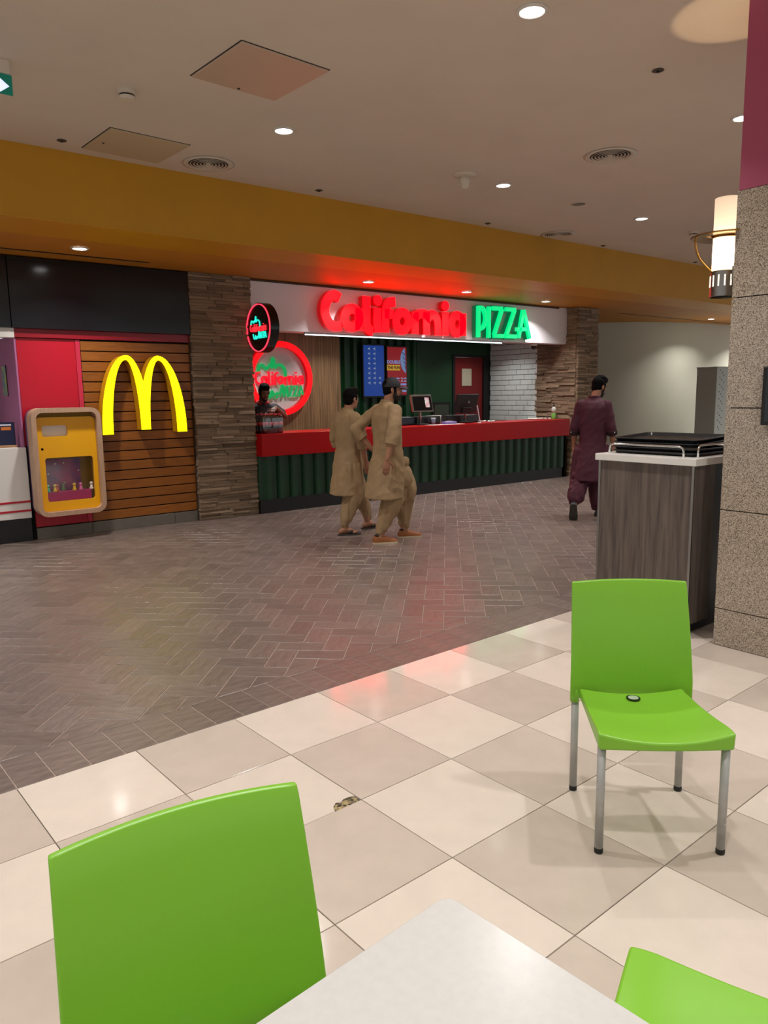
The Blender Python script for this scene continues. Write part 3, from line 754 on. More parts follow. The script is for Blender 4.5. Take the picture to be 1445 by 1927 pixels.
for px0, px1, lab, c in ((752, 778, 'navy card printer at the left end of the counter tills', '#12202e'), (781, 826, 'low black cash drawer under the silver rimmed till', '#0c0c0d'), (838, 900, 'wide black receipt printer under the black till monitor', '#0c0c0d')):
    a, b = at_v(px0, 795, .3), at_v(px1, 795, .3)
    t = thing('receipt_printer' if 'printer' in lab else 'cash_drawer', lab.replace(' at the left end of the counter tills', ' beside the black cash drawer on the counter'), 'till part', ((a.x + b.x) / 2, .3, CT), 0)
    hw = (b.x - a.x) / 2
    MB().bbox((-hw, -.04, 0), (hw, .11, .13), .012).build('casing', mat('casing' + c, c, .35), t, local=True)
    MB().bbox((-hw * .7, .02, .13), (hw * .5, .1, .135), .002).build('paper_slot', M_steel, t, local=True)
q = at_v(818.5, 786, .12)
t = thing('paper_cup', 'small light blue paper cup standing between the tills', 'cup', (q.x, .16, CT))
MB().lathe([(.028, 0), (.04, .1), (.041, .102), (.037, .1), (.026, .005)], n=20).build('wall', mat('pale_blue', '#7fb0cc', .5), t, True, True)
MB().lathe([(.041, .098), (.043, .102), (.041, .106), (.038, .102)], n=20, cap=False).build('rim', M_white, t, True, True)
q = at_v(832, 800, .1)
t = thing('white_box', 'small white carton standing behind the blue cup', 'box', (q.x + .16, .425, CT))
MB().bbox((-.13, .0, 0), (.13, .1, .13), .003).build('carton', M_white, t, local=True); MB().bbox((-.132, -.002, .1), (.132, .102, .132), .002).build('lid', M_white, t, local=True)
q = at_v(845, 793, .05)
t = thing('tissue_packet', 'purple and white tissue packet lying beside the receipt printer', 'packet', (q.x - .03, .02, CT))
MB().bbox((-.13, -.06, 0), (.13, .06, .045), .018).build('wrapper', mat('lilac_wrap', '#6a5590', .4), t, True, True); MB().bbox((-.05, -.03, .044), (.06, .03, .05), .002).build('flap', M_white, t, local=True)
q = at_v(812, 798, .0)
t = thing('till_paper', 'white printed paper mat lying flat before the tills', 'paper', (q.x + .25, -.05, CT))
MB().bbox((-.35, -.1, 0), (.35, .1, .004), .001).build('sheet', M_white, t, local=True)
q = at_v(899, 782, .0)
t = thing('card_holder', 'white upright table card leaning at the end of the tills', 'sign', (q.x + .03, -.03, CT), math.radians(50))
MB().bbox((-.06, 0, 0), (.06, .01, .3), .002).xf(Matrix.Rotation(-.18, 4, 'X')).build('card', mat('white_print2', '#cfd0d4', .4), t, local=True)
MB().bbox((-.065, -.01, 0), (.065, .05, .012), .002).build('foot', M_white, t, local=True)
q = at_v(1047, 788, .15)
t = thing('sanitiser_bottle', 'clear pump bottle of green sanitiser at the stone end of the counter', 'bottle', (q.x - .12, .12, CT))
MB().lathe([(.04, 0), (.042, .005), (.042, .11), (.04, .115)], n=20).build('green_gel', mat('green_gel', '#7ec45a', .2), t, True, True)
MB().lathe([(.0425, .112), (.0425, .19), (.03, .215), (.02, .225)], n=20).build('clear_shoulder', mat('hazy_plastic', '#d7dcd4', .25), t, True, True)
MB().lathe([(.017, .225), (.017, .26), (.006, .262), (.006, .29)], n=14).chain([((0, 0, .29), .008), ((-.045, 0, .285), .006)], 8).build('pump', M_blackmat, t, True, True)
for (px, n_, lab) in ((1030, 16, 'scatter of small white wrapped packets by the sanitiser bottle'), (928, 10, 'low pile of white paper wrappers before the brick tiled wall')):
    q = at_v(px, 790, .0); m = MB()
    for i in range(n_):
        m.ell((q.x + random.uniform(-.35, .3) * (1 if n_ > 12 else .6), random.uniform(.0, .25), CT + .0145), (random.uniform(.02, .045), .03, random.uniform(.008, .0145)), Matrix.Rotation(random.random() * 6, 3, 'Z'), 8, 6)
    o = m.build('wrapped_packets', mat('crumpled_white', '#d9d4cc', .6), None, 40); tag(o, lab, 'packets', kind='stuff')
# bottle pack
q = at_v(506, 812, .0); pk = thing('bottle_pack', 'shrink wrapped pack of dark soda bottles with red labels on the counter', 'bottles', (q.x, .0, CT), math.radians(8))
M_cola = mat('cola', '#180a08', .12); M_lab = mat('red_label', '#c0242c', .4); M_cap = mat('red_cap', '#c02030', .4)
for i in range(4):
    for j in range(3):
        x, y = -.125 + i * .083, -.08 + j * .083
        bo = MB().lathe([(.036, 0), (.04, .008), (.04, .05), (.036, .075), (.04, .1), (.04, .16), (.033, .19), (.016, .225), (.013, .235), (.013, .245)], (x, y, 0), 16).build('bottle', M_cola, pk, True, True)
        MB().lathe([(.0405, .105), (.0405, .15)], (x, y, 0), 16).build('label_band', M_lab, bo, True, True)
        MB().lathe([(.016, .243), (.016, .262)], (x, y, 0), 12).build('cap', M_cap, bo, 30, True)
M_film = thin_glass('shrink_film', .16)
fm = MB(); rings = []
for z, k in ((.002, 1), (.09, 1.03), (.2, 1.02), (.25, .95), (.272, .6), (.3, .2), (.33, .16)):
    rings.append([(p[0] * k + random.uniform(-.006, .006), p[1] * k + random.uniform(-.006, .006), z) for p in rrect(-.175, -.13, .175, .13, .045, 4)])
fm.loft(rings).build('clear_wrap', M_film, pk, True, True)
# dome camera
q = at_v(992, 655, .35)
t = thing('security_camera', 'small dark dome camera under the white fascia beside the brick tiles', 'camera', (q.x, .2, 2.44))
MB().lathe([(.05, 0), (.055, -.03), (.05, -.035)], n=20).build('mount', M_white, t, True, True); MB().ell((0, 0, -.05), (.045, .045, .05)).build('dome', mat('smoked_dome', '#15100e', .1), t, True, True)

# ------------------------------------------------------------------ ceiling fittings
def spot_light(name, loc, power, size, spread=112):
    l = bpy.data.lights.new(name, 'AREA'); l.shape = 'DISK'; l.size = size; l.energy = power; l.color = DL_COL; l.spread = math.radians(spread)
    o = bpy.data.objects.new(name, l); COL.objects.link(o); o.location = loc; return o
M_lens = glow('lamp_lens', (1, .97, .93, 1), 16.); M_rim = mat('lamp_rim', '#d7d2c8', .3)
def downlight(x, y, z, lab, power):
    t = thing('ceiling_downlight', lab, 'light', (x, y, z), 0, 'ceiling downlights' if 'unseen' not in lab else 'unseen lights: ' + lab.split('unseen ')[1][:28])
    MB().lathe([(.068, -.004), (.072, -.012), (.09, -.006), (.092, 0), (.068, -.002)], n=32, cap=False).build('rim', M_rim, t, True, True)
    MB().lathe([(.069, -.003), (.069, -.0055), (.0, -.0056)], n=24).build('lens', M_lens, t, local=True)
    lo = spot_light('downlight_lamp', (0, 0, -.02), power, .13, 112 if z > 3.5 else 124); lo.parent = t
for (px, py), lab in {(1001, 20): 'large bright downlight nearest the camera in the white ceiling', (534, 245): 'bright downlight beside the square access panel in the white ceiling', (947, 348): 'bright downlight next to the cone shaped ceiling fitting', (1207, 411): 'farthest bright downlight in the white ceiling', (1398, 221): 'downlight half hidden by the plum pillar top'}.items():
    q = at_z(px, py, CEIL); downlight(q.x, q.y, CEIL, lab, DL_POWER)
for (px, py), lab in {(150, 467): 'downlight in the soffit over the black burger fascia', (693, 530): 'soffit downlight above the red letter f of the sign', (878, 549): 'soffit downlight above the end of the red lettering', (1027, 567): 'soffit downlight above the blank end of the fascia', (1338, 600): 'soffit downlight before the grey end wall'}.items():
    q = at_z(px, py, SOFFIT); downlight(q.x, q.y, SOFFIT, lab, SOFFIT_POWER)
for i, (x, y) in enumerate([(-4.2, -3.45), (-6.8, -3.45), (-4.1, -5.95), (-6.7, -5.95), (-1.5, -8.4), (-4.1, -8.4), (-6.7, -8.4), (1.2, -8.4), (-1.5, -10.9), (-4.1, -10.9), (-6.7, -10.9), (3.8, -5.85), (6.3, -3.35), (6.4, -5.85), (1.2, -10.9), (3.8, -8.4), (9, -3.35), (11.5, -3.35), (9, -5.85), (11.5, -5.85)]):
    downlight(x, y, CEIL, 'unseen downlight of the same ceiling grid beyond the picture', DL_POWER)
for x, y, p_ in ((13.3, -.7, 50), (13.6, -2.2, 60)): downlight(x, y, SOFFIT if y > -1.9 else CEIL, 'unseen bright lamp added behind the granite pillar for the end wall', p_)  # extra lamps added out of view to brighten the grey end wall
for x, y in ((.7, 1.1), (2.4, 1.1), (4.2, 1.1), (5.7, 1.1)): downlight(x, y, 2.72, 'unseen downlight in the dark ceiling of the pizza shop', 10)
for x in (-4.9, -7.4): downlight(x, -.8, SOFFIT, 'unseen downlight of the same ceiling grid beyond the picture', SOFFIT_POWER)
M_fit = mat('fitting_white', '#d4c7b5', .5); M_fdark = mat('fitting_dark', '#2b2622', .7)
def diffuser(px, py, lab):
    q = at_z(px, py, CEIL); t = thing('round_air_diffuser', lab, 'vent', (q.x, q.y, CEIL), 0, 'round ceiling diffusers')
    MB().lathe([(.215, 0), (.235, -.004), (.2, -.012), (.18, -.006)], n=40, cap=False).build('flange', M_fit, t, True, True)
    MB().lathe([(.18, -.001), (.0, -.0012)], n=32).build('dark_throat', M_fdark, t, local=True)
    for i in range(5):
        r = .16 - i * .03
        MB().lathe([(r, -.004), (r + .007, -.009), (r + .004, -.011), (r - .004, -.005)], n=36, cap=False).build('ring_blade', M_fit, t, True, True)
    MB().lathe([(.022, -.003), (.024, -.009), (.0, -.01)], n=20).build('hub', M_fit, t, True, True)
diffuser(392, 308, 'round ringed air diffuser beside the plain access panel near the yellow bulkhead')
diffuser(1148, 292, 'round ringed air diffuser in the open middle of the white ceiling')
diffuser(1050, 441, 'farther round ringed air diffuser close to the yellow bulkhead')
def hatch(cs, lab, m, lock):
    P = [at_z(x, y, CEIL) for x, y in cs]; c = sum(P, Vector()) / 4
    L1 = ((P[1] - P[0]).length + (P[2] - P[3]).length) / 2; L2 = ((P[2] - P[1]).length + (P[3] - P[0]).length) / 2
    d = (P[2] - P[1] + P[3] - P[0]); t = thing('access_panel', lab, 'panel', (c.x, c.y, CEIL), math.atan2(d.y, d.x))
    MB().bbox((-L2 / 2, -L1 / 2, -.012), (L2 / 2, L1 / 2, .0), .003).build('cover', m, t, local=True)
    MB().box((-L2 / 2 - .008, -L1 / 2 - .008, -.002), (L2 / 2 + .008, L1 / 2 + .008, 0)).build('frame_gap', M_fdark, t, local=True)
    q = at_z(*lock, CEIL); v = Matrix.Rotation(-t.rotation_euler.z, 3, 'Z') @ (q - c)
    MB().lathe([(.01, -.012), (.01, -.016), (.0, -.0161)], (v.x, v.y, 0), 12).build('lock', M_fdark, t, local=True)
hatch([(360, 140), (455, 78), (620, 130), (515, 188)], 'large square ceiling access panel with pinkish sheen', mat('hatch_gloss', '#cdb39c', .25), (449, 163))
hatch([(155, 277), (208, 240), (355, 272), (298, 306)], 'smaller plain access panel touching the yellow bulkhead', mat('hatch_matt', '#c2ad8c', .6), (194, 266))
def detector(px, py, lab):
    q = at_z(px, py, CEIL); t = thing('smoke_detector', lab, 'detector', (q.x, q.y, CEIL), 0, 'smoke detectors')
    MB().lathe([(.062, 0), (.062, -.025), (.055, -.03)], n=28).build('base', M_fit, t, 30, True)
    MB().lathe([(.05, -.03), (.05, -.045)], n=24).build('dark_slot', M_fdark, t, local=True)
    MB().lathe([(.055, -.042), (.052, -.065), (.03, -.07), (.0, -.071)], n=28).build('cap', M_fit, t, 30, True)
detector(238, 170, 'white smoke detector between the two access panels')
detector(1305, 436, 'small smoke detector beside the pillar lamp')
q = at_z(874, 328, CEIL); t = thing('ceiling_cone', 'white cone shaped fitting hanging under the ceiling', 'fitting', (q.x, q.y, CEIL))
MB().lathe([(.12, 0), (.115, -.012), (.06, -.03)], n=28).build('base', M_fit, t, True, True); MB().lathe([(.06, -.028), (.05, -.07), (.04, -.12), (.025, -.135), (.0, -.137)], n=24).build('cone', M_fit, t, True, True)
q = at_z(1089, 383, CEIL); t = thing('ceiling_speaker', 'flat round ceiling speaker with grey grille', 'speaker', (q.x, q.y, CEIL))
MB().lathe([(.085, 0), (.09, -.004), (.075, -.008)], n=28, cap=False).build('rim', M_fit, t, True, True); MB().lathe([(.078, -.005), (.0, -.0052)], n=24).build('grille', mat('grille_grey', '#8a8176', .6), t, local=True)
for (px, py), lab in {(116, 264): 'round brown sprinkler plate beside the plain access panel', (600, 358): 'small dark sprinkler plate near the bulkhead above the sign', (1238, 132): 'open black sprinkler hole in the ceiling near the pillar', (918, 420): 'dark sprinkler plate between cone fitting and bulkhead', (1135, 462): 'dark sprinkler plate beside the far air diffuser', (1308, 493): 'farthest dark sprinkler plate beside the pillar lamp'}.items():
    q = at_z(px, py, CEIL); t = thing('sprinkler_plate', lab, 'sprinkler', (q.x, q.y, CEIL), 0, 'ceiling sprinklers')
    MB().lathe([(.038, 0), (.04, -.004), (.034, -.006), (.0, -.0062)], n=20).build('plate', mat('sprinkler_brown', '#4a4036', .6), t, local=True)
    MB().lathe([(.01, -.006), (.012, -.015), (.0, -.0155)], n=10).build('nozzle', M_fdark, t, local=True)
MB().box((8.2, .0, SOFFIT - .004), (13, .04, SOFFIT)).build('slot_diffuser', M_blackmat)
tag(bpy.data.objects['slot_diffuser.001'], 'long dark slot diffuser in the soffit before the grey end wall', 'vent', 'slot diffusers')
# exit sign
q = at_z(17.5, 113, CEIL)
t = thing('exit_sign', 'green lit exit sign with white arrow hanging at the ceiling edge', 'sign', (q.x - .2, q.y, CEIL))
xr = q.x; yv = q.y
zb, zt = at_v(19, 178, yv).z, at_v(18, 145, yv).z
MB().bbox((xr - .42, yv, zt + .02), (xr, yv + .05, CEIL), .004).build('housing', M_fit, t)
MB().bbox((xr - .42, yv + .015, zb), (xr + .01, yv + .022, zt + .018), .002).build('panel', glow('exit_green', (.0, .085, .055, 1), .8, '#024030'), t)
zc = (zb + zt) / 2; ah = (zt - zb)
plate([[(xr - .01, zc), (xr - .065, zc + ah * .4), (xr - .13, zc + ah * .4), (xr - .09, zc + ah * .12), (xr - .24, zc + ah * .12), (xr - .24, zc - ah * .12), (xr - .09, zc - ah * .12), (xr - .13, zc - ah * .4), (xr - .065, zc - ah * .4)]], -.0145, -.0125, lambda x, y, h: Vector((x, yv - h, y))).build('arrow', glow('exit_white', (.5, .6, 1, 1), 1.1), t)

# ------------------------------------------------------------------ wall lamp on the pillar
LX, LY = -.44, -6.62; q0 = at_v(1350, 367, LY).z; q1 = at_v(1345, 508, LY).z; q2 = at_v(1343, 557, LY).z; qr = at_v(1330, 436, LY).z
t = thing('wall_lamp', 'cylinder wall lamp with frosted tube, brass ring and steel base on the pillar', 'lamp', (LX, LY, q2))
M_tube = glow('frosted_tube', (1, .80, .55, 1), .62, '#fff0dc'); M_brass = mat('brass', '#a07a3c', .25, 1.)
nt = M_tube.node_tree; tr_ = nt.nodes.new('ShaderNodeBsdfTranslucent'); tr_.inputs[0].default_value = (1, .9, .78, 1); ms = nt.nodes.new('ShaderNodeMixShader'); ms.inputs[0].default_value = .6
out_ = [n for n in nt.nodes if n.type == 'OUTPUT_MATERIAL'][0]
ad = nt.nodes.new('ShaderNodeAddShader'); em = nt.nodes.new('ShaderNodeEmission'); em.inputs[0].default_value = (1, .82, .62, 1); em.inputs[1].default_value = .35
nt.links.new(tr_.outputs[0], ad.inputs[0]); nt.links.new(em.outputs[0], ad.inputs[1]); nt.links.new(ad.outputs[0], out_.inputs[0])
MB().lathe([(.072, q1), (.072, q0)], (LX, LY, 0), 32, cap=False).build('frosted_tube', M_tube, t, True)
MB().lathe([(.074, q2), (.078, q2 + .003), (.078, q1), (.072, q1 + .004), (.0, q1 + .002)], (LX, LY, 0), 32, cap=False).lathe([(.076, q2 + .01), (.0, q2 + .01)], (LX, LY, 0), 32).build('steel_base', M_steel, t, 40)
for i in range(14):
    a = 2 * PI * i / 14 + .1; c, s_ = math.cos(a), math.sin(a)
    MB().bbox((-.004, -.002, q2 + .06), (.004, .0015, q2 + .125), .001).xf(Matrix.Translation((LX + .0785 * c, LY + .0785 * s_, 0)) @ Matrix.Rotation(a + PI / 2, 4, 'Z')).build('light_slot', glow('slot_glow', (1, .85, .6, 1), 1.3), t)
MB().lathe([(.105, qr - .003), (.195, qr - .006), (.2, qr), (.195, qr + .004), (.105, qr + .003), (.105, qr - .003)], (LX, LY, 0), 40, cap=False).build('brass_ring', M_brass, t, 40)
MB().lathe([(.072, qr - .012), (.08, qr - .012), (.08, qr + .012), (.072, qr + .012), (.072, qr - .012)], (LX, LY, 0), 32, cap=False).build('brass_collar', M_brass, t, 40)
for a in (PI * .80,):
    d = Vector((math.cos(a), math.sin(a), 0)); c = Vector((LX, LY, 0))
    if (c + d * .19).y < PY1 + .02 and (c + d * .19).x > PX0: continue
    pts = curve_pts([c + d * .183 + Vector((0, 0, qr)), c + d * .185 + Vector((0, 0, qr - .05)), c + d * .155 + Vector((0, 0, qr - .13)), c + d * .076 + Vector((0, 0, q1 - .005))], 6)
    MB().tube(pts, .006, 8).build('curved_rod', M_brass, t, True)
    MB().tube([c + d * .08 + Vector((0, 0, qr)), c + d * .168 + Vector((0, 0, qr))], .005, 8).build('spoke', M_brass, t, True)
MB().bbox((LX - .05, PY1, q1 - .06), (LX + .05, LY - .07, q1 + .02), .004).build('wall_mount', M_steel, t)
l = bpy.data.lights.new('lamp_bulb', 'POINT'); l.energy = 2.2; l.color = (1, .78, .52); l.shadow_soft_size = .02
o = bpy.data.objects.new('lamp_bulb', l); COL.objects.link(o); o.location = (LX, LY, q1 + .09)
l = bpy.data.lights.new('lamp_uplight', 'SPOT'); l.energy = 16; l.color = (1, .72, .42); l.shadow_soft_size = .02; l.spot_blend = .12
gq = at_z(1322, 82, CEIL); l.spot_size = 2 * math.atan((Vector((gq.x - LX, gq.y - LY)).length) / (CEIL - q0 + .05))
o = bpy.data.objects.new('lamp_uplight', l); COL.objects.link(o); o.location = (LX, LY, q0 - .05); o.rotation_euler = (PI, 0, 0)
# framed panel at the edge of the pillar
t = thing('pillar_panel', 'black framed panel fixed to the granite pillar at its picture edge', 'panel', (PX0, -7.15, 1.53))
MB().bbox((PX0 - .03, -7.42, 1.365), (PX0, -6.962, 1.695), .006).build('frame', M_blackmat, t)
MB().box((PX0 - .032, -7.4, 1.385), (PX0 - .0301, -6.985, 1.675)).build('glass_front', mat('dark_glass', '#15181a', .08), t)

# ------------------------------------------------------------------ tray station
M_lamg = mat('grey_wood_laminate', '#6d6159', .5, col2='#4d443e', vscale=2.2, stretch=(16, 16, 1.0), rnd=.02)
ZT = 1.15; SX0, SX1, SY0, SY1 = -.62, .76, -6.6, -5.865
t = thing('tray_station', 'grey wood tray station with white top and three chrome rails beside the pillar', 'cabinet', (SX0 + .6, -6.23, 0))
MB().bbox((SX0, SY0, ZT - .045), (SX1, SY1, ZT), .003).build('white_top', M_white, t)
MB().bbox((SX0 + .022, SY0 + .03, .085), (SX0 + .04, SY1 - .03, ZT - .045), .001).build('side_panel', M_lamg, t)
MB().bbox((SX0 + .03, SY0 + .022, .085), (-.335, SY0 + .04, ZT - .045), .001).build('front_panel', M_lamg, t)
MB().bbox((SX0 + .018, SY0 + .018, .08), (SX0 + .034, SY0 + .034, ZT - .045), .001).build('corner_trim', M_steel, t)
MB().bbox((SX0 + .018, SY1 - .034, .08), (SX0 + .034, SY1 - .018, ZT - .045), .001).build('corner_trim', M_steel, t)
MB().box((SX0 + .041, SY0 + .06, .085), (SX1 - .03, SY1 - .03, ZT - .046)).build('carcass', M_blackmat, t)
MB().box((SX0 + .06, SY0 + .08, 0), (SX1 - .06, SY1 - .06, .085)).build('plinth', M_blackmat, t)
def rail(P, hgt_, r=.007):
    a, b = Vector(P[0]), Vector(P[1]); d = (b - a).normalized(); up = Vector((0, 0, 1))
    pts = [a, a + up * (hgt_ - .03), a + up * (hgt_ - .009) + d * .009, a + up * hgt_ + d * .03, b + up * hgt_ - d * .03, b + up * (hgt_ - .009) - d * .009, b + up * (hgt_ - .03), b]
    MB().tube(pts, r, 10).build('rail', M_chrome, t, True)
r1a, r1b = at_z(1168, 851, ZT), at_z(1290, 861, ZT)
rail(((SX0 + .05, r1a.y, ZT), (SX0 + .05, r1b.y, ZT)), .068)
rail(((SX0 + .11, SY0 + .05, ZT), (.5, SY0 + .05, ZT)), .075)
rail(((SX0 + 1.08, SY1 - .06, ZT), (SX1 - .02, SY1 - .06, ZT)), .07)
M_tray = mat('tray_black', '#141315', .3)
def tray(z, lab, cx, cy, rz, ty_):
    t = thing('serving_tray', lab, 'tray', (cx, cy, z), rz, 'black serving trays'); t.rotation_euler = (0, ty_, rz)
    L, W2, h = .24, .31, .022
    lp = rrect(-L, -W2, L, W2, .04, 5); l2 = rrect(-L + .018, -W2 + .018, L - .018, W2 - .018, .03, 5)
    rings = [[(x * .93, y * .95, 0) for x, y in lp], [(x, y, h) for x, y in lp], [(x, y, h) for x, y in l2], [(x * .95, y * .97, .004) for x, y in l2]]
    MB().loft(rings).build('tray_body', M_tray, t, 35, True)
    MB().loft([[(x * 1.004, y * 1.003, h - .004) for x, y in lp], [(x * 1.004, y * 1.003, h + .001) for x, y in lp], [(x, y, h + .001) for x, y in l2]], cap=False).build('rim', mat('tray_rim', '#2c2a2c', .35), t, 35, True)
tray(ZT + .001, 'lowest black serving tray lying on the white station top', -.27, -6.225, .0, 0)
tray(ZT + .0255, 'second black serving tray from the bottom of the stack', -.265, -6.22, .01, 0)
tray(ZT + .0635, 'third black serving tray, tipped up toward the pillar', -.235, -6.20, .03, -.035)
tray(ZT + .089, 'topmost black serving tray, tipped up toward the pillar', -.215, -6.19, .05, -.035)

# grey perforated cabinet behind the pillar
t = thing('perforated_cabinet', 'tall grey metal cabinet with punched holes half hidden by the pillar', 'cabinet', (10.95, -.6, 0))
M_cab = mat('grey_metal', '#a7aca2', .4)
MB().bbox((10.55, -.8, .0), (11.5, -.35, 2.03), .008).build('body', M_cab, t)
MB().bbox((10.54, -.81, 2.03), (11.51, -.34, 2.055), .004).build('top_cap', M_cab, t)
m = MB()
for i in range(26):
    m.lathe([(.014, 0), (.014, .0015)], (10.68 + (i % 3) * .075 + random.uniform(-.015, .015), -.8022, 1.98 - i * .05), 10, 'y')
o = m.build('punched_holes', M_dark, t); o['kind'] = 'stuff'

# ------------------------------------------------------------------ chairs and table
M_lime = mat('lime_plastic', '#7fbb33', .34, spec=.45); M_alu = mat('aluminium_tube', '#b3b2ae', .5, .35, var=.12, vscale=20)
def make_chair(lab):
    t = thing('cafe_chair', lab, 'chair', (0, 0, 0), 0, 'lime green chairs')
    nx, ny = 16, 16; top = []
    for j in range(ny + 1):
        v = j / ny; y = -.24 + .425 * v; hw = .226 - .03 * min(1, v * 1.05)
        row = []
        for i in range(nx + 1):
            s = -1 + 2 * i / nx
            z = .456 - .030 * (1 - s * s) * (1 if v < .85 else 1 - (v - .85) * 2) - .022 * v - .010 * max(0, 1 - v / .16) ** 2 - .01 * math.sin(PI * v)
            yy = y - .012 * (1 - s * s) * max(0, 1 - v * 5)
            row.append(Vector((s * hw, yy, z)))
        top.append(row)
    mb = MB(); n = nx + 1
    P = [p for r in top for p in r]; bot = [Vector((p.x * .985, p.y, .388 + .0 * p.z)) for p in P]
    fs = []
    for j in range(ny):
        for i in range(nx):
            a = j * n + i; fs.append((a, a + 1, a + n + 1, a + n)); k = len(P); fs.append((k + a, k + a + n, k + a + n + 1, k + a + 1))
    bd = [i for i in range(n)] + [j * n + nx for j in range(1, ny + 1)] + [ny * n + i for i in range(nx - 1, -1, -1)] + [j * n for j in range(ny - 1, 0, -1)]
    for i in range(len(bd)):
        a, b = bd[i], bd[(i + 1) % len(bd)]; k = len(P); fs.append((a, k + a, k + b, b))
    mb.add(P + bot, fs); o = mb.build('seat', M_lime, t, 50, True); bev(o, .007, 3)
    # backrest shell: curved in plan and leaning back
    rows = []
    zz = [.385, .40, .43, .46, .5, .54, .58, .62, .66, .70, .74, .78, .82, .838]
    for z in zz:
        q = max(0, (z - .46) / .378); y0 = .205 + .06 * q ** 1.8; hw = .232 - .013 * q
        row = []
        for i in range(21):
            s = -1 + 2 * i / 20
            cur = (.026 + .004 * q) * s * s + (.024 * max(0, abs(s) - .86) / .14 * (1 - q) ** 2)
            row.append((Vector((s * hw, y0 - cur + .03, z + (.004 * (1 - s * s) if z > .8 else 0)))))
        rows.append(row)
    P = [p for r in rows for p in r]; k = len(P); n = 21; Q = []
    th = .016
    for j, r in enumerate(rows):
        for p in r: Q.append(p + Vector((0, -th if j < len(rows) - 1 else -th * .8, 0)))
    fs = []
    for j in range(len(rows) - 1):
        for i in range(20):
            a = j * n + i; fs.append((a, a + n, a + n + 1, a + 1)); fs.append((k + a, k + a + 1, k + a + n + 1, k + a + n))
    bd = [i for i in range(n)] + [j * n + 20 for j in range(1, len(rows))] + [(len(rows) - 1) * n + i for i in range(19, -1, -1)] + [j * n for j in range(len(rows) - 2, 0, -1)]
    for i in range(len(bd)):
        a, b = bd[i], bd[(i + 1) % len(bd)]; fs.append((a, b, k + b, k + a))
    o = MB().add(P + Q, fs).build('backrest', M_lime, t, 50, True); bev(o, .004, 2)
    for sx in (-1, 1):
        MB().tube([(sx * .209, .2, .372), (sx * .209, .205, .40), (sx * .210, .208, .44)], [.0165, .0185, .012], 12).build('leg_socket', M_lime, t, True, True)
        for y, z0 in ((-.212, .40), (.205, .40)):
            lg = MB().tube([(sx * .206, y, .012), (sx * .206, y, z0)], .0145, 14).build('leg', M_alu, t, True, True)
            MB().lathe([(.013, 0), (.0155, .003), (.0155, .016), (.0145, .02)], (sx * .206, y, 0), 14).build('foot_cap', M_blackmat, lg, 40, True)
    MB().lathe([(.026, 0), (.026, .003), (.018, .003), (.016, .0)], (0, .145, .4085), 24, cap=False).build('grommet_ring', M_blackmat, t, 40, True)
    MB().lathe([(.0195, .0), (.0195, .0035)], (0, .145, .4085), 20).build('grommet_disc', mat('pale_disc', '#b9c4ae', .3), t, local=True)
    return t
c1 = make_chair('whole lime green chair facing the table, standing before the grey tray station')
c1.location = (-2.638, -7.566, 0); c1.rotation_euler = (0, 0, math.radians(-40.7))
c2 = dup(c1); c2['label'] = 'lime green chair behind the white table, only its backrest showing'
c2.location = (-4.532, -8.073, 0); c2.rotation_euler = (0, 0, math.radians(-7.6))
c3 = dup(c1); c3['label'] = 'lime green chair at the table side, only its seat corner showing'
c3.location = (-3.827, -8.54, 0); c3.rotation_euler = (0, 0, math.radians(206))
TR = math.radians(4.3)
tt = thing('cafe_table', 'white speckled stone topped table with rounded corners', 'table', (-4.546, -8.582, 0), TR)
M_quartz = mat('white_quartz', '#cdcbc8', .22, var=.05, vscale=60)
plate([rrect(-.375, -.375, .375, .375, .022, 5)], .728, .75, lambda x, y, h: Vector((x, y, h))).build('tabletop', M_quartz, tt, local=True)
bev(tt.children[0], .003, 2)
MB().lathe([(.035, .02), (.035, .70)], n=20).build('post', M_steel, tt, True, True)
MB().bbox((-.2, -.2, .70), (.2, .2, .728), .004).build('support_plate', M_blackmat, tt, local=True)
MB().lathe([(.22, 0), (.22, .012), (.06, .03), (.035, .034)], n=32).build('base', M_blackmat, tt, 40, True)

# ------------------------------------------------------------------ people (forward = +X, left = +Y, ground at z = 0)
M_skin = mat('skin', '#a9765a', .5, var=.12, vscale=12); M_hair = mat('black_hair', '#060505', .85, bump=.6, bscale=60, spec=.15)
M_beard = mat('beard', '#1a120e', .7, bump=.6, bscale=80); M_eye = mat('eye_white', '#b5aca2', .4); M_iris = mat('iris', '#1c100a', .2); M_lip = mat('lip', '#8c5346', .5)
M_tan = mat('tan_cotton', '#a08460', .8, var=.1, vscale=6, bump=.3, bscale=90); M_maroon = mat('maroon_cotton', '#4a1729', .75, var=.15, vscale=6, bump=.3, bscale=90)
M_polo = mat('black_polo', '#0d0d10', .7); M_redc = mat('red_collar', '#c0202c', .6)
def oval(c, a, b, n=20, p=2.0, tilt=0.):
    c = Vector(c); o = []
    for k in range(n):
        t = 2 * PI * k / n; ct, st = math.cos(t), math.sin(t)
        x = a * math.copysign(abs(ct) ** (2 / p), ct); y = b * math.copysign(abs(st) ** (2 / p), st)
        o.append(c + Vector((x, y, -x * tilt)))
    return o
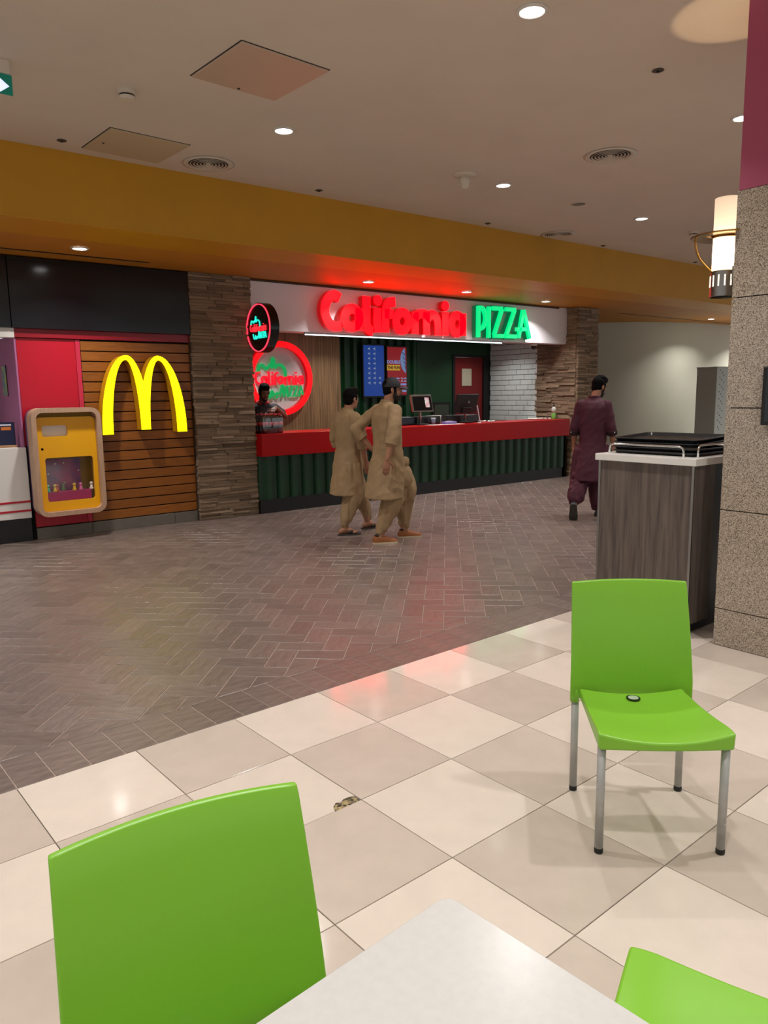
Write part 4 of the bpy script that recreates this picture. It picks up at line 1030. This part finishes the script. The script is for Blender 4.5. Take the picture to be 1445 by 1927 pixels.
def hand(mb, W, d, n, side, curl=.5, L=.17):
    """W wrist, d towards the fingertips, n out of the palm, side +1/-1: which way the thumb leaves."""
    W = Vector(W); d = Vector(d).normalized(); n = Vector(n); n = (n - d * n.dot(d)).normalized(); s = d.cross(n) * side
    k = L / .18
    def rg(t, hw, th, off=0.): 
        c = W + d * t * k + s * off * k
        return [c + s * (hw * k * math.cos(a)) + n * (th * k * math.sin(a)) for a in [2 * PI * i / 14 for i in range(14)]]
    mb.loft([rg(-.02, .026, .02), rg(.015, .03, .018), rg(.05, .039, .016), rg(.085, .041, .014), rg(.1, .038, .011)])
    for i, (o, ln) in enumerate(((.03, .072), (.0105, .082), (-.009, .076), (-.028, .06))):
        p = W + d * (.094 - abs(o) * .15) * k + s * o * k; pts = [(p - d * .02 * k, .0088 * k)]
        ang = curl * .35; dd = d
        for j, f in enumerate((.46, .3, .24)):
            dd = (d * math.cos(ang) + n * math.sin(ang) + s * o * 1.2 * (1 - curl)).normalized(); p = p + dd * ln * f * k
            pts.append((p, (.0085, .0078, .0066)[j] * k)); ang += curl * .55
        mb.chain(pts, 8)
    b = W + d * .022 * k + s * .024 * k
    t1 = b + (d * .6 + s * .75 + n * .25).normalized() * .042 * k; t2 = t1 + (d * .85 + s * .3 + n * .35).normalized() * .03 * k; t3 = t2 + (d * .95 + n * .35).normalized() * .024 * k
    mb.chain([(b, .016 * k), (t1, .0115 * k), (t2, .0095 * k), (t3, .0075 * k)], 8)
def arm(mb, sh, el, wr, k=1.):
    sh, el, wr = Vector(sh), Vector(el), Vector(wr)
    sh = sh.lerp(Vector((sh.x, 0, sh.z)), .12) - Vector((0, 0, .012))
    mb.chain([(sh, .044 * k), (sh.lerp(el, .5), .044 * k), (el, .039 * k), (el.lerp(wr, .3), .041 * k), (wr, .026 * k)], 12)
def leg(mb, hip, kn, an, k=1.):
    hip, kn, an = Vector(hip), Vector(kn), Vector(an)
    mb.chain([(hip, .085 * k), (hip.lerp(kn, .5), .074 * k), (kn, .053 * k), (kn.lerp(an, .3), .055 * k), (an, .036 * k)], 12)
def head_mb(mb, Mx):
    h = MB()
    h.ell((-.008, 0, .028), (.097, .076, .094), n=22, m=14); h.ell((.028, 0, -.035), (.064, .058, .082), n=18, m=12)
    h.ell((.052, 0, -.098), (.036, .034, .026)); h.ell((.02, 0, -.085), (.05, .05, .034))
    h.ell((.074, 0, .014), (.02, .05, .013)); h.chain([((.088, 0, .006), .009), ((.105, 0, -.026), .0125), ((.1, 0, -.038), .012)], 10)
    for sy in (1, -1):
        h.ell((.094, sy * .012, -.038), (.011, .009, .008)); h.ell((.062, sy * .036, -.032), (.024, .02, .02))
        h.ell((-.008, sy * .077, -.012), (.018, .011, .032), Matrix.Rotation(-.15, 3, 'Y'))
        h.ell((-.006, sy * .074, -.04), (.009, .008, .01))
    h.ell((.088, 0, -.066), (.012, .024, .007)); h.ell((.086, 0, -.078), (.012, .02, .008))
    h.xf(Mx); mb.v, o = mb.v, len(mb.v); mb.add(h.v, h.f)
def head_bits(parent, Mx, hair='short', beard=None):
    for sy in (1, -1):
        MB().ell((.079, sy * .03, -.004), (.011, .013, .009), n=12, m=8).xf(Mx).build('eye', M_eye, parent, True, True)
        MB().ell((.0885, sy * .03, -.004), (.003, .006, .006), n=10, m=6).xf(Mx).build('iris', M_iris, parent, True, True)
        MB().tube([(.09, sy * .012, .017), (.092, sy * .03, .024), (.082, sy * .05, .018)], [.003, .0048, .002], 8).xf(Mx).build('eyebrow', M_hair, parent, True, True)
    MB().ell((.0975, 0, -.071), (.004, .021, .006), n=12, m=8).xf(Mx).build('lips', M_lip, parent, True, True)
    h = MB()
    h.ell((-.02, 0, .036), (.1, .084, .097), n=22, m=14); h.ell((-.05, 0, -.02), (.06, .073, .07))
    if hair != 'cap': h.ell((.03, 0, .1), (.075, .07, .042)); h.ell((.02, 0, .085), (.08, .077, .045))
    if hair == 'quiff': h.ell((.055, 0, .108), (.05, .062, .038)); h.ell((.0, 0, .11), (.08, .075, .045))
    for sy in (1, -1): h.ell((.022, sy * .074, .012), (.016, .009, .045))
    h.xf(Mx)
    organic('hair', h, .006, M_hair, parent, 3, lambda p: .004 * noise.noise(p * 55))
    if beard:
        b = MB(); b.ell((.052, 0, -.098), (.044, .045, .036)); b.ell((.02, 0, -.08), (.058, .0605, .045)); 
        for sy in (1, -1): b.ell((.028, sy * .058, -.04), (.02, .01, .045))
        if beard == 'full': b.tube([(.088, -.032, -.078), (.1, -.014, -.058), (.103, 0, -.055), (.1, .014, -.058), (.088, .032, -.078)], [.006, .006, .005, .006, .006], 8)
        b.xf(Mx); organic('beard', b, .006, M_beard, parent, 3, lambda p: .002 * noise.noise(p * 90))
def HM(c, yaw=0., pitch=0., k=.95, roll=0.):
    return Matrix.Translation(c) @ Matrix.Rotation(yaw, 4, 'Z') @ Matrix.Rotation(pitch, 4, 'Y') @ Matrix.Rotation(roll, 4, 'X') @ Matrix.Scale(k, 4)
def folds(amp, fx=9., fz=3., seed=0., k2=.3, k3=.45):
    def f(p):
        q = Vector((p.x * fx + seed, p.y * fx, p.z * fz))
        a = noise.noise(q) + k2 * noise.noise(Vector((p.x * 20 + seed, p.y * 20, p.z * 13 + p.x * 9)))
        r = 1 - abs(noise.noise(Vector((p.x * 7 + seed * 2, p.y * 7, p.z * 9 + p.y * 6)))) * 2.2
        return amp * (a + k3 * max(-.6, r) - .2)
    return f
def shoe(parent, an, yaw, m, pitch=0., L=.27, kind='loafer', sole='#c9b79a'):
    """an = ankle on the ground plane below it; local: toe +X."""
    Mx = Matrix.Translation(an) @ Matrix.Rotation(yaw, 4, 'Z') @ Matrix.Rotation(pitch, 4, 'Y')
    prof = [(-.078, .026, .06), (-.062, .036, .088), (-.02, .038, .092), (.025, .041, .088), (.07, .046, .072), (.12, .047, .056), (.165, .038, .044), (.19, .02, .032)]
    k = L / .27
    def ring(x, hw, h, z0): return [Vector((x * k, hw * k * math.cos(a), z0 + (h - z0) * max(0, math.sin(a)) ** .8 if math.sin(a) > 0 else z0 + .0)) for a in [2 * PI * i / 18 for i in range(18)]]
    if kind != 'sandal':
        MB().loft([ring(x, hw, h, .015) for x, hw, h in prof]).xf(Mx).build('shoe_upper', m, parent, 50, True)
        op = MB().ell((-.022 * k, 0, .09), (.045, .031, .012)).xf(Mx).build('shoe_opening', M_blackmat, parent, True, True)
    out = [(x * k, hw * k * 1.07 + .001) for x, hw, h in prof]
    lp = [(out[0][0] - .006, 0)] + [(x, y) for x, y in out] + [(out[-1][0] + .006, 0)] + [(x, -y) for x, y in out[::-1]]
    MB().prism(lp, 0, .018, lambda x, y, h: Vector((x, y, h))).xf(Mx).build('sole', mat('sole' + sole, sole, .6), parent, local=True)
    if kind == 'sandal':
        for sy in (1, -1):
            MB().tube([Mx @ Vector(p) for p in ((.12 * k, 0, .045), (.08 * k, sy * .03, .056), (.03 * k, sy * .046, .022))], [(.012, .004)] * 3, 8).build('strap', M_blackmat, parent, True, True)
def foot_mb(mb, an, yaw, L=.25):
    Mx = Matrix.Translation(an) @ Matrix.Rotation(yaw, 4, 'Z'); k = L / .25
    h = MB(); h.chain([((-.045 * k, 0, .045), .028), ((.0, 0, .07), .035), ((.07 * k, 0, .048), .03), ((.11 * k, .01, .036), .02)], 10); h.chain([((-.04 * k, 0, .042), .024), ((.1 * k, .015, .034), .02), ((.1 * k, -.02, .034), .018)], 10)
    for i in range(5): h.chain([((.11 * k, .032 - i * .015, .032), .011), ((.155 * k - i * .009, .034 - i * .016, .028), .0095 if i else .012)], 8)
    mb.add(h.xf(Mx).v, h.f)

def shalwar_leg(mb, hip, kn, an, w=(.14, .125, .105, .055), bulge=None):
    hip, kn, an = Vector(hip), Vector(kn), Vector(an); lo = kn.lerp(an, .62)
    mb.chain([(hip, w[0]), (hip.lerp(kn, .6), w[0] * .97), (kn, w[1]), (kn.lerp(an, .5), w[2] * .93), (kn.lerp(an, .85), w[3] * 1.12), (an, w[3] * .86)], 16)
    if bulge: mb.ell(*bulge)

# ---- the man in the cap
P = at_z(732, 1018, 0)
mA = thing('person', 'man in tan shalwar kameez and dark grey cap, bearded, walking past the counter', 'person', (P.x, P.y, 0), math.radians(-9))
hA = HM((.06, -.01, 1.625), math.radians(-24), math.radians(2), .93)
b = MB(); head_mb(b, hA)
b.chain([((.03, -.005, 1.56), .052), ((.0, 0, 1.46), .056)], 14)
b.loft([oval(c, a, bb) for c, a, bb in (((0, 0, 1.46), .07, .12), ((-.01, 0, 1.36), .09, .165), ((-.005, 0, 1.2), .09, .15), ((0, 0, 1.05), .09, .145), ((0, 0, .9), .1, .15))])
elR, wrR = Vector((-.10, -.285, 1.16)), Vector((-.17, -.285, .915))
elL, wrL = Vector((-.2, .345, 1.2)), Vector((-.06, .255, .99))
arm(b, (-.01, -.185, 1.415), elR, wrR); arm(b, (-.01, .185, 1.415), elL, wrL)
hand(b, wrR, (-.12, .06, -1), (.35, .9, 0), 1, .55, .185); hand(b, wrL, (.7, -.3, -.5), (.2, -1, -.1), -1, .4)
anR, anL = Vector((-.15, -.07, .075)), Vector((.25, .08, .085))
leg(b, (0, -.09, .92), (.03, -.09, .5), anR); leg(b, (0, .09, .92), (.2, .09, .5), anL)
body = organic('body', b, .0055, M_skin, mA, 3)
head_bits(mA, hA, 'cap', 'full')
k_ = MB(); seg = []
for i in range(9):
    t_ = i / 8; a_ = PI / 2 * t_
    seg.append(oval((-.012, 0, .028 + .108 * math.sin(a_)), max(.105 * math.cos(a_), .004), max(.09 * math.cos(a_), .004), 24))
k_.loft([oval((-.012, 0, .018), .104, .089, 24)] + seg).xf(hA); cap = k_.build('cap', mat('cap_grey', '#2b2b2e', .8, bump=.2, bscale=90), mA, True, True)
vz = MB(); rows = []
for i in range(7):
    u_ = i / 6; rows.append([Vector((.07 + .115 * u_ * (1 - .25 * abs(s_) ** 2), s_ * .075 * (1 - .12 * u_), .036 - .018 * u_ - .018 * s_ * s_)) for s_ in [-1 + j / 6 for j in range(13)]])
P_ = [p for r in rows for p in r]; n_ = 13; kk = len(P_)
fs_v = [(j * n_ + i, j * n_ + i + 1, (j + 1) * n_ + i + 1, (j + 1) * n_ + i) for j in range(6) for i in range(12)]
fs_v += [tuple(kk + x for x in f[::-1]) for f in fs_v]
bd = list(range(13)) + [j * 13 + 12 for j in range(1, 7)] + [78 + i for i in range(11, -1, -1)] + [j * 13 for j in range(5, 0, -1)]
fs_v += [(bd[i], kk + bd[i], kk + bd[(i + 1) % len(bd)], bd[(i + 1) % len(bd)]) for i in range(len(bd))]
vz.add(P_ + [p - Vector((0, 0, .005)) for p in P_], fs_v).xf(hA).build('visor', mat('cap_grey', ''), cap, True, True)
def kameez(parent, rings, sleeves, m, vox=.010, amp=.011, seed=0., extra=None):
    g_ = MB(); g_.loft([oval(c, a, bb, 28, p) for c, a, bb, p in rings])
    for pts in sleeves: g_.chain(pts, 16)
    if extra: extra(g_)
    return organic('kameez', g_, vox, m, parent, 4, folds(amp, seed=seed))
def cuff(parent, el, wr, t, r, m, nm='rolled_cuff'):
    a_ = Vector(el).lerp(Vector(wr), t); d_ = (Vector(wr) - Vector(el)).normalized()
    MB().tube([a_ - d_ * .03, a_ - d_ * .026, a_ + d_ * .026, a_ + d_ * .03], [r * .92, r, r, r * .9], 18).build(nm, m, parent, 50, True)
def exA(g_):
    g_.ell((.15, -.08, .86), (.05, .06, .06)); g_.ell((.12, -.02, .7), (.11, .14, .17)); g_.ell((.2, .02, .66), (.09, .13, .16))
kameez(mA, [((.0, 0, 1.5), .066, .072, 2), ((-.005, 0, 1.465), .08, .115, 2), ((-.012, 0, 1.43), .1, .178, 2.2), ((-.018, 0, 1.36), .122, .205, 2.3), ((-.015, 0, 1.22), .125, .198, 2.3), ((-.005, 0, 1.06), .128, .185, 2.3), ((.0, 0, .93), .148, .195, 2.3), ((-.02, 0, .76), .175, .21, 2.3), ((-.05, -.005, .6), .185, .22, 2.3), ((-.065, -.01, .48), .188, .225, 2.3)],
       [[((-.015, -.17, 1.4), .078), ((-.055, -.24, 1.28), .068), (elR, .064), (elR.lerp(wrR, .3), .062)], [((-.015, .17, 1.4), .078), ((-.1, .28, 1.31), .067), (elL, .066), (elL.lerp(wrL, .35), .06)]], M_tan, .0095, .014, 3.1, exA)
cuff(mA, elR, wrR, .28, .069, M_tan); cuff(mA, elL, wrL, .36, .066, M_tan)
MB().tube([Vector((.0, 0, 1.49)) + Vector((.062 * math.cos(a), .064 * math.sin(a), .012 * math.cos(a) * -1)) for a in [2 * PI * i / 20 for i in range(21)]], [(.018, .006)] * 21, 8).build('collar', M_tan, mA, True, True)
MB().chain([((.17, -.09, .88), .03), ((.2, -.07, .84), .024)], 10).build('tied_hem_knot', M_tan, mA, True, True)
g_ = MB(); shalwar_leg(g_, (-.02, -.085, .82), (.0, -.09, .46), anR + Vector((0, 0, .05)), (.13, .12, .1, .062)); shalwar_leg(g_, (.06, .07, .82), (.21, .07, .48), anL + Vector((0, 0, .05)), (.14, .145, .105, .06), ((.24, .03, .55), (.12, .13, .2)))
organic('shalwar', g_, .0095, M_tan, mA, 4, folds(.024, 24, 1.6, 8., .12, .1))
M_brn = mat('tan_suede', '#8d5326', .7)
shoe(mA, (anR.x, anR.y, 0), math.radians(-14), M_brn); shoe(mA, (anL.x, anL.y, 0), math.radians(-18), M_brn)

# ---- his companion
P = at_z(659, 1006, 0) + Vector((.07, .09, 0))
mB = thing('person', 'short-haired man in tan shalwar kameez and black sandals beside the man in the cap', 'person', (P.x, P.y, 0), math.radians(0))
hB = HM((.04, -.01, 1.53), math.radians(6), math.radians(3), .9)
b = MB(); head_mb(b, hB); b.chain([((.015, -.005, 1.46), .05), ((-.005, 0, 1.37), .054)], 14)
b.loft([oval(c, a, bb) for c, a, bb in (((0, 0, 1.37), .07, .11), ((-.01, 0, 1.28), .085, .155), ((-.005, 0, 1.12), .085, .14), ((0, 0, .98), .085, .135), ((0, 0, .85), .095, .14))])
elR, wrR = Vector((.0, -.245, 1.07)), Vector((.06, -.235, .84)); elL, wrL = Vector((-.02, .25, 1.07)), Vector((.08, .24, .86))
arm(b, (-.01, -.172, 1.325), elR, wrR, .95); arm(b, (-.01, .172, 1.325), elL, wrL, .95)
hand(b, wrR, (.2, .05, -1), (.2, .95, 0), 1, .5, .175); hand(b, wrL, (.2, -.05, -1), (.2, -.95, 0), -1, .5, .175)
anR, anL = Vector((-.14, -.08, .08)), Vector((.31, .08, .09))
leg(b, (0, -.085, .86), (.0, -.085, .46), anR, .95); leg(b, (0, .085, .86), (.19, .085, .47), anL, .95)
foot_mb(b, (anR.x, anR.y, .0), math.radians(-20)); foot_mb(b, (anL.x, anL.y, .0), math.radians(-8))
organic('body', b, .0055, M_skin, mB, 3); head_bits(mB, hB, 'short')
kameez(mB, [((-.005, 0, 1.41), .062, .068, 2), ((-.008, 0, 1.375), .078, .108, 2), ((-.014, 0, 1.335), .1, .165, 2.2), ((-.018, 0, 1.27), .118, .19, 2.3), ((-.015, 0, 1.13), .118, .182, 2.3), ((-.0, 0, .98), .12, .172, 2.3), ((.0, 0, .86), .142, .182, 2.3), ((-.02, 0, .7), .16, .19, 2.3), ((-.05, 0, .55), .165, .19, 2.3), ((-.07, 0, .45), .165, .19, 2.3)],
       [[((-.014, -.16, 1.31), .074), ((-.008, -.215, 1.2), .064), (elR, .058), (elR.lerp(wrR, .25), .056)], [((-.014, .16, 1.31), .074), ((-.015, .22, 1.2), .064), (elL, .058), (elL.lerp(wrL, .25), .056)]], M_tan, .0095, .013, 11.3, lambda g_: g_.ell((.13, -.06, .8), (.06, .08, .07)))
cuff(mB, elR, wrR, .24, .062, M_tan); cuff(mB, elL, wrL, .24, .062, M_tan)
MB().tube([Vector((-.004, 0, 1.405)) + Vector((.058 * math.cos(a), .06 * math.sin(a), .01 * -math.cos(a))) for a in [2 * PI * i / 20 for i in range(21)]], [(.016, .006)] * 21, 8).build('collar', M_tan, mB, True, True)
g_ = MB(); shalwar_leg(g_, (-.02, -.08, .76), (-.02, -.085, .43), anR + Vector((0, 0, .05)), (.13, .115, .1, .06)); shalwar_leg(g_, (.03, .07, .76), (.19, .08, .45), anL + Vector((0, 0, .06)), (.125, .105, .09, .055))
organic('shalwar', g_, .0095, M_tan, mB, 4, folds(.021, 24, 1.6, 21., .12, .1))
shoe(mB, (anR.x, anR.y, 0), math.radians(-20), None, 0, .265, 'sandal', '#3a332e'); shoe(mB, (anL.x, anL.y, 0), math.radians(-8), None, 0, .265, 'sandal', '#3a332e')

# ---- the man in maroon
P = at_z(1106, 972, 0); P = P + Vector((.06, .0, 0))
mC = thing('person', 'dark-haired man in maroon shalwar kameez walking away toward the grey wall', 'person', (P.x, P.y, 0), math.radians(30))
hC = HM((.1, -.05, 1.63), math.radians(-38), math.radians(16), .95)
b = MB(); head_mb(b, hC); b.chain([((.05, -.03, 1.56), .053), ((.0, 0, 1.46), .058)], 14)
b.loft([oval(c, a, bb) for c, a, bb in (((0, 0, 1.46), .07, .12), ((-.01, 0, 1.36), .095, .145), ((-.005, 0, 1.2), .095, .135), ((0, 0, 1.05), .095, .13), ((0, 0, .9), .1, .14))])
elR, wrR = Vector((-.06, -.225, 1.13)), Vector((.02, -.25, .89)); elL, wrL = Vector((-.03, .225, 1.13)), Vector((.03, .235, .89))
arm(b, (-.01, -.16, 1.41), elR, wrR); arm(b, (-.01, .16, 1.41), elL, wrL)
hand(b, wrR, (.1, -.05, -1), (.2, .95, 0), 1, .5, .185); hand(b, wrL, (.1, .03, -1), (.2, -.95, 0), -1, .5, .185)
anR, anL = Vector((.06, -.08, .08)), Vector((-.4, .16, .2))
leg(b, (0, -.09, .92), (.07, -.09, .5), anR); leg(b, (0, .09, .92), (-.02, .13, .48), anL)
foot_mb(b, (anR.x, anR.y, .0), math.radians(0))
organic('body', b, .0055, M_skin, mC, 3); head_bits(mC, hC, 'quiff', 'full')
kameez(mC, [((.0, 0, 1.5), .068, .075, 2), ((-.005, 0, 1.465), .085, .12, 2), ((-.012, 0, 1.43), .108, .155, 2.2), ((-.018, 0, 1.36), .13, .178, 2.3), ((-.015, 0, 1.22), .132, .172, 2.3), ((-.005, 0, 1.06), .132, .165, 2.3), ((.0, 0, .93), .15, .172, 2.3), ((-.03, .01, .76), .18, .185, 2.3), ((-.06, .02, .6), .19, .195, 2.3), ((-.085, .03, .47), .19, .2, 2.3)],
       [[((-.015, -.15, 1.4), .073), ((-.04, -.195, 1.28), .058), (elR, .06), (elR.lerp(wrR, .28), .058)], [((-.015, .15, 1.4), .073), ((-.02, .195, 1.28), .058), (elL, .06), (elL.lerp(wrL, .28), .058)]], M_maroon, .0095, .013, 31.7, lambda g_: g_.ell((-.14, .17, .52), (.08, .08, .07)))
cuff(mC, elR, wrR, .26, .064, mat('maroon_cuff', '#25080f', .75)); cuff(mC, elL, wrL, .26, .064, mat('maroon_cuff', ''))
for el_, wr_, sy in ((elR, wrR, -1), (elL, wrL, 1)):
    MB().ell(Vector(el_).lerp(Vector(wr_), .26) + Vector((-.06, sy * .035, 0)), (.007, .007, .007), n=8, m=6).build('button', M_white, mC, True, True)
MB().tube([Vector((.0, 0, 1.49)) + Vector((.064 * math.cos(a), .066 * math.sin(a), .012 * -math.cos(a))) for a in [2 * PI * i / 20 for i in range(21)]], [(.018, .006)] * 21, 8).build('collar', M_maroon, mC, True, True)
MB().tube([wrL + Vector((.032 * math.cos(a), .032 * math.sin(a), .03)) for a in [2 * PI * i / 16 for i in range(17)]], .005, 6).build('wrist_band', mat('red_thread', '#5c1418', .7), mC, True, True)
g_ = MB(); shalwar_leg(g_, (.02, -.085, .8), (.05, -.09, .46), anR + Vector((0, 0, .06)), (.15, .15, .145, .1)); shalwar_leg(g_, (-.02, .1, .8), (-.04, .13, .48), anL + Vector((.05, 0, .06)), (.145, .13, .125, .095))
organic('shalwar', g_, .0095, M_maroon, mC, 4, folds(.022, 24, 1.6, 44., .12, .1))
M_cl = mat('dark_clog', '#23262a', .6)
shoe(mC, (anR.x, anR.y, 0), 0., M_cl, 0, .28, 'loafer', '#2e3133'); shoe(mC, anL - Vector((.06, 0, .06)), math.radians(6), M_cl, math.radians(62), .28, 'loafer', '#3a3a34')

# ---- the counter hand
P = Vector((.56, .78, 0))
mD = thing('person', 'staff man in black polo with red collar handling the bottle pack behind the counter', 'person', P, math.radians(-112))
hD = HM((.07, .02, 1.62), math.radians(14), math.radians(17), .93)
b = MB(); head_mb(b, hD); b.chain([((.03, .005, 1.55), .053), ((.0, 0, 1.45), .057)], 14)
b.loft([oval(c, a, bb) for c, a, bb in (((0, 0, 1.46), .07, .12), ((-.01, 0, 1.36), .095, .168), ((-.005, 0, 1.2), .095, .155), ((0, 0, 1.05), .095, .15), ((0, 0, .9), .1, .15))])
elR, wrR = Vector((.2, -.28, 1.2)), Vector((.42, -.2, 1.24)); elL, wrL = Vector((.18, .3, 1.28)), Vector((.42, .13, 1.41))
arm(b, (0, -.185, 1.4), elR, wrR); arm(b, (0, .185, 1.4), elL, wrL)
hand(b, wrR, (.9, .35, -.1), (.2, .5, -.9), 1, .6, .18); hand(b, wrL, (.8, -.5, -.35), (.1, -.2, -1), -1, .6, .18)
leg(b, (0, -.09, .92), (.02, -.1, .5), (0, -.1, .08)); leg(b, (0, .09, .92), (.02, .1, .5), (0, .1, .08))
organic('body', b, .0055, mat('skin_dark', '#7d523c', .5, var=.12, vscale=12), mD, 3); head_bits(mD, hD, 'quiff', 'stubble')
g_ = MB(); g_.loft([oval(c, a, bb, 28, p) for c, a, bb, p in [((.0, 0, 1.475), .07, .085, 2), ((-.005, 0, 1.45), .09, .13, 2), ((-.012, 0, 1.42), .108, .178, 2.2), ((-.012, 0, 1.34), .125, .2, 2.3), ((-.01, 0, 1.2), .122, .19, 2.3), ((0, 0, 1.05), .122, .182, 2.3), ((0, 0, .88), .13, .185, 2.3)]])
g_.chain([((0, -.165, 1.39), .078), (Vector((0, -.185, 1.4)).lerp(elR, .65), .07)], 16); g_.chain([((0, .165, 1.39), .078), (Vector((0, .185, 1.4)).lerp(elL, .65), .07)], 16)
organic('polo_shirt', g_, .0095, M_polo, mD, 4, folds(.007, seed=60.))
MB().tube([Vector((.012, 0, 1.475)) + Vector((.074 * math.cos(a), .082 * math.sin(a), -.022 * math.cos(a))) for a in [2 * PI * i / 22 for i in range(1, 22)]], [(.022, .008)] * 21, 8).build('collar', M_redc, mD, True, True)
g_ = MB()
for sy in (-1, 1): g_.chain([((0, sy * .085, .9), .105), ((.02, sy * .1, .5), .075), ((0, sy * .1, .1), .06)], 14)
organic('trousers', g_, .012, M_blackmat, mD, 3)
for sy in (-1, 1): shoe(mD, (0, sy * .1, 0), 0., M_blackmat, 0, .27, 'loafer', '#1a1a1a')
